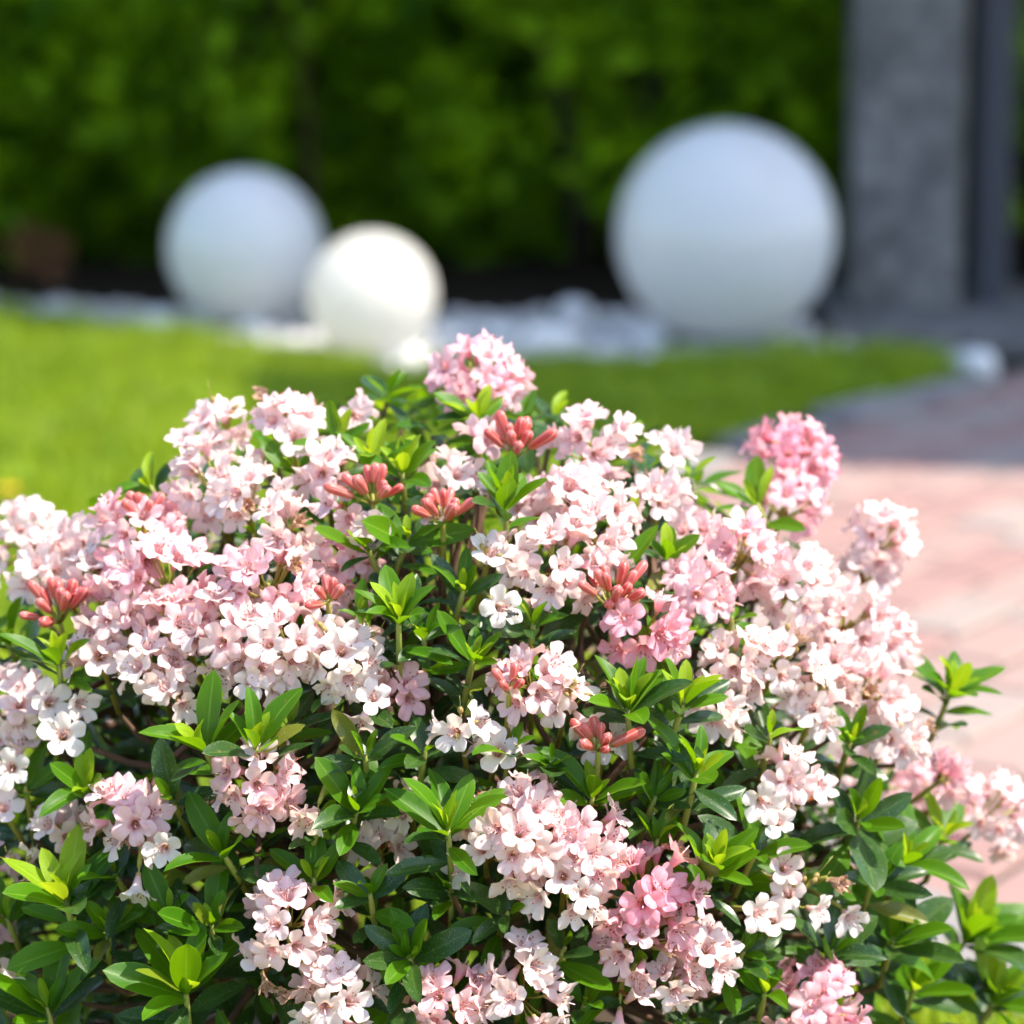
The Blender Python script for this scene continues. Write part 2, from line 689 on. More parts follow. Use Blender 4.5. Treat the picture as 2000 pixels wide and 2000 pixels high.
# gravel bed behind the lawn
grav_back = [ground(px, py) for px, py in ((-500, 548), (0, 572), (330, 590), (700, 600), (1100, 600), (1500, 604), (2100, 606))]
grav = [(p.x, p.y) for p in back_curve[::-1]] + [(-4, 6.62), (-4, 6.9)] + [(p.x, p.y) for p in grav_back] + [(4, 6.9), (4, 7.3), (1.06, 5.66)]
sheet('gravel_bed', grav, -.008, M_gravelbed)
M_mulch = plain('dark_mulch', (.018, .013, .010), (.035, .022, .015), .95, 40, .1, .8, .01)
sheet('hedge_bed', [(p.x, p.y + .002) for p in grav_back] + [(4, 6.95), (4, 12), (-4, 12), (-4, 6.95)], -.004, M_mulch)


def stone_mat(name, stops, rough=.75):
    m, nt, out = newmat(name)
    geo = N(nt, 'ShaderNodeNewGeometry')
    rf = rand_fac(nt)
    nz = noise_n(nt, 70, 5, .6, geo.outputs['Position'])
    base = ramp(nt, rf, stops)
    base = mixc(nt, math_n(nt, 'MULTIPLY', nz.outputs['Fac'], .35), base, (.3, .28, .26))
    p = N(nt, 'ShaderNodeBsdfPrincipled')
    nt.links.new(base, p.inputs['Base Color'])
    p.inputs['Roughness'].default_value = rough
    nt.links.new(p.outputs[0], out.inputs[0])
    return m


M_peb = stone_mat('pebble', [(0, (.36, .34, .32)), (.4, (.60, .57, .53)), (.7, (.78, .75, .70)), (1, (.48, .45, .42))])
M_white = stone_mat('white_stone', [(0, (.68, .67, .65)), (1, (.80, .78, .74))])
pebs = [ico(1, 1, .35, s, (1, .8, .6)) for s in range(5)]
gacc = Acc()
cnt = 0
while cnt < 1100:
    x = random.uniform(-2.2, 1.9)
    y = random.uniform(5.0, 6.9)
    if not in_poly(x, y, grav) or y < 5.1 or x > .66 + .25 * (5.75 - y):
        continue
    s = random.choice((random.uniform(.010, .02), random.uniform(.016, .036)))
    M = T((x, y, .002)) @ Matrix.Rotation(random.uniform(0, 6.28), 4, 'Z') @ Matrix.Diagonal((s, s, s, 1))
    gacc.add(random.choice(pebs), M)
    cnt += 1
tag(link('gravel', gacc.mesh('gravel', [M_peb], None, True)), 'pale grey pebbles covering the bed between lawn and hedge', 'gravel', None, 'stuff')

# larger pale stones in the gravel
stones = [((1040, 662), .085, 'large white stone at the lawn edge between small and large globe'),
          ((1085, 604), .075, 'bluish white stone at the hedge foot beside the large globe'),
          ((850, 655), .06, 'white stone in gravel right beside the small white globe'),
          ((1225, 655), .075, 'flat pale stone in front of the large globe'),
          ((1460, 652), .055, 'pale stone below the right flank of the large globe'),
          ((1835, 706), .075, 'white stone at the lawn corner beside the paved path'),
          ((300, 620), .07, 'pale stone on gravel left of the middle globe'),
          ((480, 632), .06, 'white stone on gravel in front of the middle globe'),
          ((755, 685), .07, 'cream stone at lawn edge in front of small globe'),
          ((945, 640), .055, 'small grey white stone midway between globes on gravel')]
for i, ((px, py), s, lab) in enumerate(stones):
    g = ground(px, py)
    me = tmesh('stone', ico(s * .62, 2, .35, 20 + i, (1.1, .8, .62)), [M_white])
    o = link('stone', me, None, T((g.x, g.y, s * .22)) @ Matrix.Rotation(i * 1.7, 4, 'Z'))
    tag(o, lab, 'stone', 'pale stones in the gravel bed')


# grass: one mass of blades
def grass_mat():
    m, nt, out = newmat('grass_blade')
    rf = rand_fac(nt)
    geo = N(nt, 'ShaderNodeNewGeometry')
    nz = noise_n(nt, 9.0, 5, .7, geo.outputs['Position'])
    c = ramp(nt, rf, [(0, (.06, .15, .014)), (.5, (.13, .25, .014)), (.85, (.25, .34, .02)), (1, (.36, .34, .07))])
    c = mixc(nt, math_n(nt, 'MULTIPLY', math_n(nt, 'SUBTRACT', nz.outputs['Fac'], .35, clamp=True), 2.2, clamp=True), c, (.32, .43, .012))
    p = N(nt, 'ShaderNodeBsdfPrincipled')
    nt.links.new(c, p.inputs['Base Color'])
    p.inputs['Roughness'].default_value = .5
    p.inputs['Specular IOR Level'].default_value = .3
    t = N(nt, 'ShaderNodeBsdfTranslucent')
    nt.links.new(mixc(nt, .5, c, (.60, .66, .01)), t.inputs['Color'])
    mx = N(nt, 'ShaderNodeMixShader')
    mx.inputs[0].default_value = .4
    nt.links.new(p.outputs[0], mx.inputs[1])
    nt.links.new(t.outputs[0], mx.inputs[2])
    nt.links.new(mx.outputs[0], out.inputs[0])
    return m


M_grass = grass_mat()
NB = 230000
P = np.stack([rng.uniform(-2.4, .85, NB), rng.uniform(1.2, 6.45, NB)], 1)
keep = in_poly_np(P, lawn_pts) & (P[:, 0] > -.5 * W1 * P[:, 1] - .9)
keep &= ~(((P[:, 0] - BX) / .40) ** 2 + ((P[:, 1] - BY) / .36) ** 2 < 1)
P = P[keep]
nb = len(P)
th = rng.uniform(0, 2 * PI, nb)
cl_ = np.array([mnoise.noise(Vector((x * 7, y * 7, 0))) for x, y in P])
hh = rng.uniform(.020, .050, nb) * (1 + .7 * cl_)
wd = rng.uniform(.0016, .0032, nb)
le = rng.uniform(.1, .75, nb)
la = rng.uniform(0, 2 * PI, nb)
dx = np.cos(th) * wd
dy = np.sin(th) * wd
lx = np.cos(la) * le * hh
ly = np.sin(la) * le * hh
V = np.zeros((nb, 5, 3))
V[:, 0] = np.stack([P[:, 0] - dx, P[:, 1] - dy, np.full(nb, -.003)], 1)
V[:, 1] = np.stack([P[:, 0] + dx, P[:, 1] + dy, np.full(nb, -.003)], 1)
V[:, 2] = np.stack([P[:, 0] + dx * .8 + lx * .35, P[:, 1] + dy * .8 + ly * .35, hh * .6], 1)
V[:, 3] = np.stack([P[:, 0] - dx * .8 + lx * .35, P[:, 1] - dy * .8 + ly * .35, hh * .6], 1)
V[:, 4] = np.stack([P[:, 0] + lx, P[:, 1] + ly, hh], 1)
base = np.arange(nb)[:, None] * 5
loops = np.concatenate([base + np.array([0, 1, 2, 3]), base + np.array([3, 2, 4])], 1).ravel()
cnts = np.tile([4, 3], nb)
grass = link('grass', mesh_np('grass', V.reshape(-1, 3), cnts, loops, None, np.zeros(len(cnts)), [M_grass]))
tag(grass, 'short mown green grass of the lawn', 'grass', None, 'stuff')

# ------------------------------------------------------------------ globes
def globe_mat(name='white_globe', c1=(.84, .83, .81), c2=(.78, .765, .74), tr=.38):
    m, nt, out = newmat(name)
    geo = N(nt, 'ShaderNodeNewGeometry')
    nz = noise_n(nt, 14, 5, .6, geo.outputs['Position'])
    c = mixc(nt, nz.outputs['Fac'], c1, c2)
    p = N(nt, 'ShaderNodeBsdfPrincipled')
    nt.links.new(c, p.inputs['Base Color'])
    p.inputs['Roughness'].default_value = .07
    p.inputs['Specular IOR Level'].default_value = .5
    tl = N(nt, 'ShaderNodeBsdfTranslucent')
    nt.links.new(c, tl.inputs['Color'])
    mx = N(nt, 'ShaderNodeMixShader')
    mx.inputs[0].default_value = tr
    nt.links.new(p.outputs[0], mx.inputs[1])
    nt.links.new(tl.outputs[0], mx.inputs[2])
    nt.links.new(mx.outputs[0], out.inputs[0])
    return m


M_globe = globe_mat()
M_thin = globe_mat('thin_cream_globe', (.86, .83, .78), (.80, .77, .72), .62)
M_socket = plain('grey_socket', (.16, .16, .17), (.11, .11, .12), .5, 30)


def globe(px, pb, dia_px, label, mat=None):
    g = ground(px, pb)
    t = (Vector((g.x, g.y, 0)) - CAMP).dot(FWD)
    R = dia_px / PX * W1 * t / 2
    root = link('garden_globe', None, None, T((g.x, g.y, 0)))
    tag(root, label, 'globe lamp', 'white garden globes by the hedge')
    s = Tmpl()
    hs = .035 * R / .2
    lathe(s, [(R * .50, 0), (R * .50, hs * .5), (R * .46, hs * .8), (R * .40, hs * 1.15)], 28)
    link('socket', tmesh('socket', s, [M_socket]), root, T((g.x, g.y, -.004)))
    b = Tmpl()
    prof = []
    a0 = math.asin(.42)
    for i in range(33):
        a = -PI / 2 + a0 + (PI - a0) * i / 32
        prof.append((max(R * math.cos(a), R * .002), R * math.sin(a)))
    lathe(b, prof, 56)
    zc = hs + R * math.cos(a0) - .012 * R / .2
    gl = link('globe', tmesh('globe', b, [mat or M_globe]), root, T((g.x, g.y, zc)))
    return R


globe(465, 620, 296, 'medium white garden globe partly behind the smallest globe, in shade')
globe(703, 682, 242, 'smallest white garden globe with sunlit glossy highlight by the lawn', M_thin)
globe(1366, 652, 412, 'largest white garden globe beside the grey stone pillar')

# ------------------------------------------------------------------ pillar and added shade slab
def granite_mat():
    m, nt, out = newmat('grey_granite')
    geo = N(nt, 'ShaderNodeNewGeometry')
    n1 = noise_n(nt, 16, 6, .75, geo.outputs['Position'])
    n2 = noise_n(nt, 220, 3, .6, geo.outputs['Position'])
    c = ramp(nt, n1.outputs['Fac'], [(.36, (.045, .043, .04)), (.5, (.11, .104, .097)), (.62, (.23, .215, .195))])
    c = mixc(nt, math_n(nt, 'MULTIPLY', n2.outputs['Fac'], .5), c, (.09, .09, .095))
    p = N(nt, 'ShaderNodeBsdfPrincipled')
    nt.links.new(c, p.inputs['Base Color'])
    p.inputs['Roughness'].default_value = .75
    nt.links.new(bump(nt, n1.outputs['Fac'], .6, .012), p.inputs['Normal'])
    nt.links.new(p.outputs[0], out.inputs[0])
    return m


M_gran = granite_mat()
M_dark = plain('dark_steel', (.028, .032, .045), (.02, .023, .03), .55, 12)
M_slab = plain('shade_slab', (.35, .34, .33), (.28, .27, .26), .7, 6)
SLAB_Z = 5.2
pc = ground(1712, 612)
g0 = ground(1632, 612)
g1 = ground(1838, 612)
pw = (g1 - g0).length
root = link('pillar_and_slab', None, None, T((pc.x, pc.y + pw / 2, 0)))
tag(root, 'grey granite pillar with dark steel strip under an added unseen shade slab', 'pillar')


def pillar(x, y, w, z0, z1, name, mat, yaw, parent, wy=None):
    t = Tmpl()
    V, F = [], []
    wy = wy or w
    nz_ = 14
    c = .012
    ring = [(-w / 2 + c, -wy / 2), (w / 2 - c, -wy / 2), (w / 2, -wy / 2 + c), (w / 2, wy / 2 - c), (w / 2 - c, wy / 2), (-w / 2 + c, wy / 2), (-w / 2, wy / 2 - c), (-w / 2, -wy / 2 + c)]
    for i in range(nz_ + 1):
        z = z0 + (z1 - z0) * i / nz_
        for (a, b) in ring:
            j = .004 * mnoise.noise(Vector((a * 9, b * 9, z * 7)))
            V.append((a * (1 + j * 4), b * (1 + j * 4), z))
    for i in range(nz_):
        for k in range(8):
            F.append((i * 8 + k, i * 8 + (k + 1) % 8, i * 8 + 8 + (k + 1) % 8, i * 8 + 8 + k))
    F.append(tuple(range(7, -1, -1)))
    F.append(tuple(nz_ * 8 + k for k in range(8)))
    t.add(V, F)
    return link(name, tmesh(name, t, [mat], False), parent, T((x, y, 0)) @ Matrix.Rotation(yaw, 4, 'Z'))


pillar(pc.x, pc.y + pw / 2, pw, .03, SLAB_Z, 'pillar_shaft', M_gran, -.06, root)
sx = ground(1872, 612)
pillar(sx.x + .005, pc.y + pw / 2 + .03, .080, .03, SLAB_Z, 'steel_post', M_dark, -.06, root, .17)
# plinth slab
pf_ = ground(1750, 664).y
t = cham_box(1.5, pc.y + .45 - pf_, .052, .008)
link('plinth', tmesh('plinth', t, [M_gran], False), root, T((pc.x + .58, (pc.y + .45 + pf_) / 2, -.02)) @ Matrix.Rotation(-.06, 4, 'Z'))
# added unseen slab, outlined from the wanted shade over globes, back lawn and far path
shift = Vector((SUN.x, SUN.y)) / SUN.z * SLAB_Z
shade = [tuple(ground(px, py)[:2]) for px, py in ((560, 800), (900, 856), (1290, 864), (1932, 882))] + [(3.0, 3.9), (3.0, 9.0), (-1.9, 9.0), (-1.5, 6.5), (-1.0, 5.98), (-.85, 5.80), (-.10, 5.78), (-.02, 5.35)] + [tuple(ground(px, py)[:2]) for px, py in ((760, 720), (540, 732))]
t = Tmpl()
rp = [(x + shift.x, y + shift.y) for x, y in shade]
n = len(rp)
V = [(x, y, SLAB_Z) for x, y in rp] + [(x, y, SLAB_Z + .16) for x, y in rp]
F = [tuple(range(n - 1, -1, -1)), tuple(range(n, 2 * n))] + [(k, (k + 1) % n, n + (k + 1) % n, n + k) for k in range(n)]
t.add(V, F)
link('unseen_shade_slab', tmesh('unseen_shade_slab', t, [M_slab], False), root)
pillar(4.2, 4.6, .24, -.03, SLAB_Z, 'pillar_shaft', M_gran, 0, root)  # two unseen posts added under the slab
pillar(4.2, 8.0, .24, -.03, SLAB_Z, 'pillar_shaft', M_gran, 0, root)

# ------------------------------------------------------------------ hedge
M_hedge = leaf_mat('hedge_leaf', (.014, .055, .001), (.27, .45, .005), (.36, .60, .002), .42, .6, veins=False, spec=.08, patch=6.5)
M_hbark = plain('hedge_bark', (.035, .026, .02), (.02, .015, .012), .9, 60, .1)
M_purple = leaf_mat('purple_leaf', (.05, .012, .03), (.09, .02, .035), (.16, .02, .05), .3, .5, veins=False)
M_brownleaf = leaf_mat('dry_leaf', (.16, .07, .03), (.24, .11, .05), (.2, .1, .04), .25, .7, veins=False, spec=.2)


def hleaf():
    t = Tmpl()
    t.add([(0, 0, 0), (-.28, .45, .10), (.28, .45, .10), (0, 1, -.08), (0, .45, 0)], [(0, 4, 1), (0, 2, 4), (1, 4, 3), (4, 2, 3)],
          [(.5, 0), (0, .5), (1, .5), (.5, 1), (.5, .5)])
    return t


HL = hleaf()
holes = [(640, 200, 70), (650, 260, 80), (690, 330, 60), (170, 520, 150), (560, 520, 150), (640, 400, 60), (1130, 560, 70), (1000, 420, 45), (800, 60, 40), (940, 560, 30)]


def clump(acc, c, r, n, size):
    for _ in range(n):
        d = Vector((random.gauss(0, 1), random.gauss(0, 1), random.gauss(0, 1))).normalized()
        rr = r * random.uniform(.55, 1.05)
        p = c + Vector((d.x * rr, d.y * rr, d.z * rr * .85))
        if p.z < .02:
            continue
        y = (d * .6 + Vector((random.gauss(0, .5), random.gauss(0, .5), random.gauss(0, .4) - .15)))
        z = (d + Vector((0, 0, .6)) + Vector((random.gauss(0, .4), random.gauss(0, .4), 0)))
        acc.add(HL, frame(p, y, z, size * random.uniform(.7, 1.3)))


shrubs = [(-1.75, 'leafy green hedge shrub at the far end of the lawn, left of the medium globe'),
          (-.75, 'leafy green hedge shrub rising behind the medium and smallest globes'),
          (.22, 'leafy green hedge shrub growing behind and left of the largest globe'),
          (1.25, 'green hedge shrub growing behind the granite pillar')]
for sx_, lab in shrubs:
    root = link('hedge_shrub', None, None, T((sx_, 7.0, 0)))
    tag(root, lab, 'hedge', 'shrubs of the hedge')
    tr = Tmpl()
    for k in range(5):
        a = random.uniform(0, 6.28)
        b = Vector((sx_ + .06 * math.cos(a), 7.15 + .06 * math.sin(a), -.03))
        e = Vector((sx_ + .38 * math.cos(a), 7.15 + .2 * math.sin(a), 1.5))
        pts = bez(b, b + Vector((0, 0, .5)), e - Vector((0, 0, .5)), e, 7)
        tube(tr, pts, [.03 - .003 * i for i in range(8)], 6)
    link('trunk', tmesh('trunk', tr, [M_hbark]), root)
    acc = Acc()
    for _ in range(58):
        y = random.uniform(6.72, 7.5)
        z = random.uniform(.26, 2.0)
        x = sx_ + random.uniform(-.56, .56)
        if y < 7.15:
            q = project((x, y, z))
            if any((q[0] - hx) ** 2 + (q[1] - hy) ** 2 < (hr + 55) ** 2 for hx, hy, hr in holes):
                continue
        if z < .3 and y < 6.7 and random.random() < .5:
            continue
        clump(acc, Vector((x, y, z)), random.uniform(.10, .19), 62, .07)
    for _ in range(30):      # front face clumps in the picture's height
        x = sx_ + random.uniform(-.52, .52)
        y = random.uniform(6.36, 6.55)
        z = random.uniform(.23, .85)
        q = project((x, y, z))
        if any((q[0] - hx) ** 2 + (q[1] - hy) ** 2 < (hr + 60) ** 2 for hx, hy, hr in holes):
            continue
        clump(acc, Vector((x, y, z)), random.uniform(.05, .10), 30, .08)
    for _ in range(2600):    # dense core
        p = Vector((sx_ + random.uniform(-.55, .55), random.uniform(7.25, 7.8), random.uniform(0, 2.0)))
        acc.add(HL, frame(p, (random.gauss(0, 1), random.gauss(0, 1), random.gauss(0, 1)), (0, -1, .4), .17))
    link('crown', acc.mesh('crown', [M_hedge]), root)

for px, py, r, mat, lab, nm in ((412, 92, .075, M_purple, 'dark purple leaved shrub twig showing among the green hedge', 'purple_shrub'),
                                (560, 15, .07, M_purple, 'second purple leaved twig higher up in the green hedge', 'purple_shrub'),
                                (70, 470, .07, M_brownleaf, 'reddish brown dry shrub at the hedge foot above the lawn', 'dry_shrub')):
    c = at_y(px, py, 6.48)
    root = link(nm, None, None, T((c.x, c.y + .4, 0)))
    tag(root, lab, 'shrub')
    tr = Tmpl()
    tube(tr, bez(Vector((c.x, c.y + .4, -.03)), Vector((c.x, c.y + .4, .2)), c + Vector((0, .3, -.05)), c, 6), [.012 - .0012 * i for i in range(7)], 6)
    link('trunk', tmesh('trunk', tr, [M_bark]), root)
    acc = Acc()
    clump(acc, c, r * .75, 60, .045)
    link('crown', acc.mesh('crown', [mat]), root)

# ------------------------------------------------------------------ dandelion in the lawn
g = ground(16, 936, .05)
root = link('dandelion', None, None, T((g.x, g.y, 0)))
tag(root, 'single yellow dandelion flower in the sunlit lawn', 'flower')
t = Tmpl()
tube(t, [Vector((g.x, g.y, -.01)), Vector((g.x + .003, g.y, .03)), Vector((g.x, g.y, .055))], [.0025, .002, .002], 6)
link('stalk', tmesh('stalk', t, [M_stem]), root)
t = Tmpl()
for ringi, (r, tilt, nn) in enumerate(((.017, .25, 22), (.013, .6, 18), (.008, 1.0, 12))):
    for k in range(nn):
        a = 2 * PI * k / nn + ringi * .2
        d = Vector((math.cos(a) * math.cos(tilt), math.sin(a) * math.cos(tilt), math.sin(tilt)))
        s = Vector((-math.sin(a), math.cos(a), 0)) * .0017
        b = Vector((g.x, g.y, .055))
        t.add([b - s * .5, b + s * .5, b + d * r + s, b + d * r - s], [(0, 1, 2, 3)])
link('petals', tmesh('petals', t, [plain('yellow_petal', (.80, .58, .01), (.75, .48, .01), .6, 200)]), root)

# ------------------------------------------------------------------ the flowering bush
# leaf shapes (unit length along +Y)
def leaf_tmpl(wd, fold, curl, twist, tipw=.55, nx=4, ny=8):
    t = Tmpl()
    V, F, uv = [], [], []
    mx = (.55 / (.55 + .62)) ** .55 * (.62 / (.55 + .62)) ** .62
    for j in range(ny + 1):
        s = j / ny
        w = wd * ((max(s, .0) ** .55) * ((1 - s) ** .62)) / mx
        w = max(w, .016 if s < .5 else .004)
        yy = .10 + .90 * s if j else 0
        for i in range(nx + 1):
            u = i / nx * 2 - 1
            z = abs(u) * w * fold * .5 - curl * s * s + .012 * math.sin(9 * s + 3 * u) * abs(u)
            x = u * w / 2
            a = twist * s
            V.append((x * math.cos(a) - z * math.sin(a), yy * (1 - .25 * abs(curl) * s), x * math.sin(a) + z * math.cos(a)))
            uv.append((i / nx, s))
    for j in range(ny):
        for i in range(nx):
            a = j * (nx + 1) + i
            F.append((a, a + 1, a + nx + 2, a + nx + 1))
    t.add(V, F, uv)
    return t


LEAFT = [leaf_tmpl(.34, .35, .10, .1), leaf_tmpl(.29, .6, .02, -.25), leaf_tmpl(.37, .25, .22, .15), leaf_tmpl(.31, .4, -.10, .3), leaf_tmpl(.35, .15, .12, -.35), leaf_tmpl(.31, .6, .32, 0), leaf_tmpl(.40, .3, .05, .2), leaf_tmpl(.27, .5, .15, -.5)]
LEAFME = [[tmesh('leaf', t, [m]) for t in LEAFT] for m in LEAFM]


# flower shapes in metres: base of tube at the origin, mouth towards +Z
def flower_tmpl(seed, open_=1.0):
    r_ = random.Random(seed)
    t = Tmpl()
    nth = 50
    tube_prof = [(.0011, 0.0), (.0019, .0030), (.0026, .0062), (.0038, .0088)]
    nfl = 5
    V, F, uv = [], [], []
    ph = [r_.uniform(0, 6.28) for _ in range(5)]
    lob_l = [r_.uniform(.82, 1.14) for _ in range(5)]
    lob_b = [r_.uniform(-.6, .7) for _ in range(5)]
    rows = len(tube_prof) + nfl
    for i in range(rows):
        for k in range(nth):
            th = 2 * PI * k / nth + PI / 2
            li = int(math.floor((k / nth * 5) + .5)) % 5
            off = (k / nth * 5 + .5) % 1.0 - .5          # -0.5..0.5 across the lobe
            if i < len(tube_prof):
                r, z = tube_prof[i]
                r *= 1 + .06 * math.cos(5 * th) * (i / 3)
                v = i / 3 * .5
            else:
                tt = (i - len(tube_prof) + 1) / nfl
                c = abs(math.cos(PI * off))
                ext = (.30 + .70 * c ** .48) * lob_l[li]
                ll = .0082 * ext * tt
                bend = (.42 + lob_b[li] * .35) * open_
                ang_ = 1.05 - bend * 1.1 * tt - .25 * (open_ - 1)      # slope of the petal, falls as it opens
                r = .0038 + ll * math.cos(ang_ * .62)
                z = .0088 + ll * math.sin(ang_) * .72
                z += .0011 * tt * tt * math.sin(off * 9 + ph[li]) + .0004 * tt ** 3 * math.sin(off * 19 + ph[li] * 2) + .0008 * tt * (abs(off) * 2) ** 2 * (1 if li % 2 else -1)
                r += .0003 * tt * tt * math.sin(off * 14 + ph[li])
                v = .5 + .5 * tt
            V.append((r * math.cos(th), r * math.sin(th), z))
            uv.append((k / nth, v))
    for i in range(rows - 1):
        for k in range(nth):
            F.append((i * nth + k, i * nth + (k + 1) % nth, (i + 1) * nth + (k + 1) % nth, (i + 1) * nth + k))
    # uv seam is harmless: lobes repeat five times round
    t.add(V, F, uv, 0)
    # stamens and style
    for s in range(7):
        a = r_.uniform(0, 6.28)
        rr = r_.uniform(.0012, .0042)
        zt = r_.uniform(.0095, .0132)
        b = Vector((.0006 * math.cos(a), .0006 * math.sin(a), .002))
        e = Vector((rr * math.cos(a), rr * math.sin(a) + .0008, zt))
        tube(t, [b, b.lerp(e, .55) + Vector((0, -.0004, 0)), e], [.00022, .0002, .00018], 3, 1, False)
        d = (e - b).normalized()
        o = d.orthogonal().normalized() * .00050
        q = d.cross(o)
        l_ = d * .0009
        t.add([e - l_, e + o, e + q, e - o, e - q, e + l_], [(0, 2, 1), (0, 3, 2), (0, 4, 3), (0, 1, 4), (5, 1, 2), (5, 2, 3), (5, 3, 4), (5, 4, 1)], None, 2)
    tube(t, [Vector((0, 0, 0)), Vector((0, -.0006, .009)), Vector((.0004, -.001, .0155))], [.0003, .00028, .0003], 3, 1)
    V2 = []
    lathe(t, [(.0002, -.0012), (.0014, -.0004), (.0016, .0012), (.0010, .0030)], 6, 3)
    return t


FLT = [flower_tmpl(s, o) for s, o in ((1, 1.0), (2, 1.2), (3, .8), (4, 1.05), (5, .6), (6, 1.3), (7, .95), (8, 1.1), (9, .7), (10, 1.25))]
NFL = len(FLT)
M_wilt = plain('wilted_petal', (.62, .42, .30), (.40, .20, .10), .7, 220, .2, trans=.3)
for s_ in (21, 22):          # wilted, half closed and browned
    w_ = flower_tmpl(s_, -.4)
    w_.v = [(x * .62 + .001 * math.sin(z * 900 + y * 700), y * .55 + .001 * math.sin(x * 800), z * .9) for x, y, z in w_.v]
    w_.m = [4 if m == 0 else m for m in w_.m]
    FLT.append(w_)
FLM = [M_petal, M_fil, M_anther, M_ovary, M_wilt]
FLME = [tmesh('flower', t, FLM) for t in FLT]


def bud_tmpl(l, r):
    t = Tmpl()
    prof = [(r * .45, 0), (r * .72, l * .10), (r * .80, l * .35), (r * .93, l * .6), (r, l * .78), (r * .80, l * .92), (r * .25, l)]
    lathe(t, prof, 10, 0, .10)
    return t


BUDT = [bud_tmpl(.0165, .0027), bud_tmpl(.0135, .0026), bud_tmpl(.010, .0024)]
BUDME = [tmesh('bud', t, [M_bud]) for t in BUDT]
capsule = Tmpl()
lathe(capsule, [(.0007, 0), (.0016, .0012), (.0015, .003), (.0008, .0042)], 6)

RX, RY, RZ = .325, .27, .305
CZ = .20
CEN = Vector((BX, BY, CZ))
bush = link('rhododendron_bush', None, None, T((BX, BY, 0)))
tag(bush, 'dense rhododendron bush covered in pale pink flower clusters and green leaf rosettes', 'flowering bush')


def hit(px, py, k=1.0):
    """point of the bush's dome (scaled by k) under a pixel, or where the ray passes closest to it"""
    d = ray(px, py)
    S = Vector((1 / (RX * k), 1 / (RY * k), 1 / (RZ * k)))
    o = (CAMP - CEN) * S
    q = d * S
    A, B, C = q.dot(q), q.dot(o), o.dot(o) - 1
    disc = B * B - A * C
    t_ = (-B - math.sqrt(disc)) / A if disc > 0 else -B / A
    return CAMP + d * t_


def normal(p):
    q = p - CEN
    return Vector((q.x / RX ** 2, q.y / RY ** 2, q.z / RZ ** 2)).normalized()


def rvec(s):
    return Vector((random.gauss(0, s), random.gauss(0, s), random.gauss(0, s)))


TOCAM = Vector((0, -1, .2)).normalized()
flowers = []        # (cluster index, matrix, variant, pink, weight)
leaves = []         # (shoot index, matrix, variant, material, weight)
cl_objs, sh_objs = [], []
twig_ends = []
MMPX = W1 * 1.55 / PX       # metres per photo pixel near the focus plane
FS = 1.0                   # flower scale


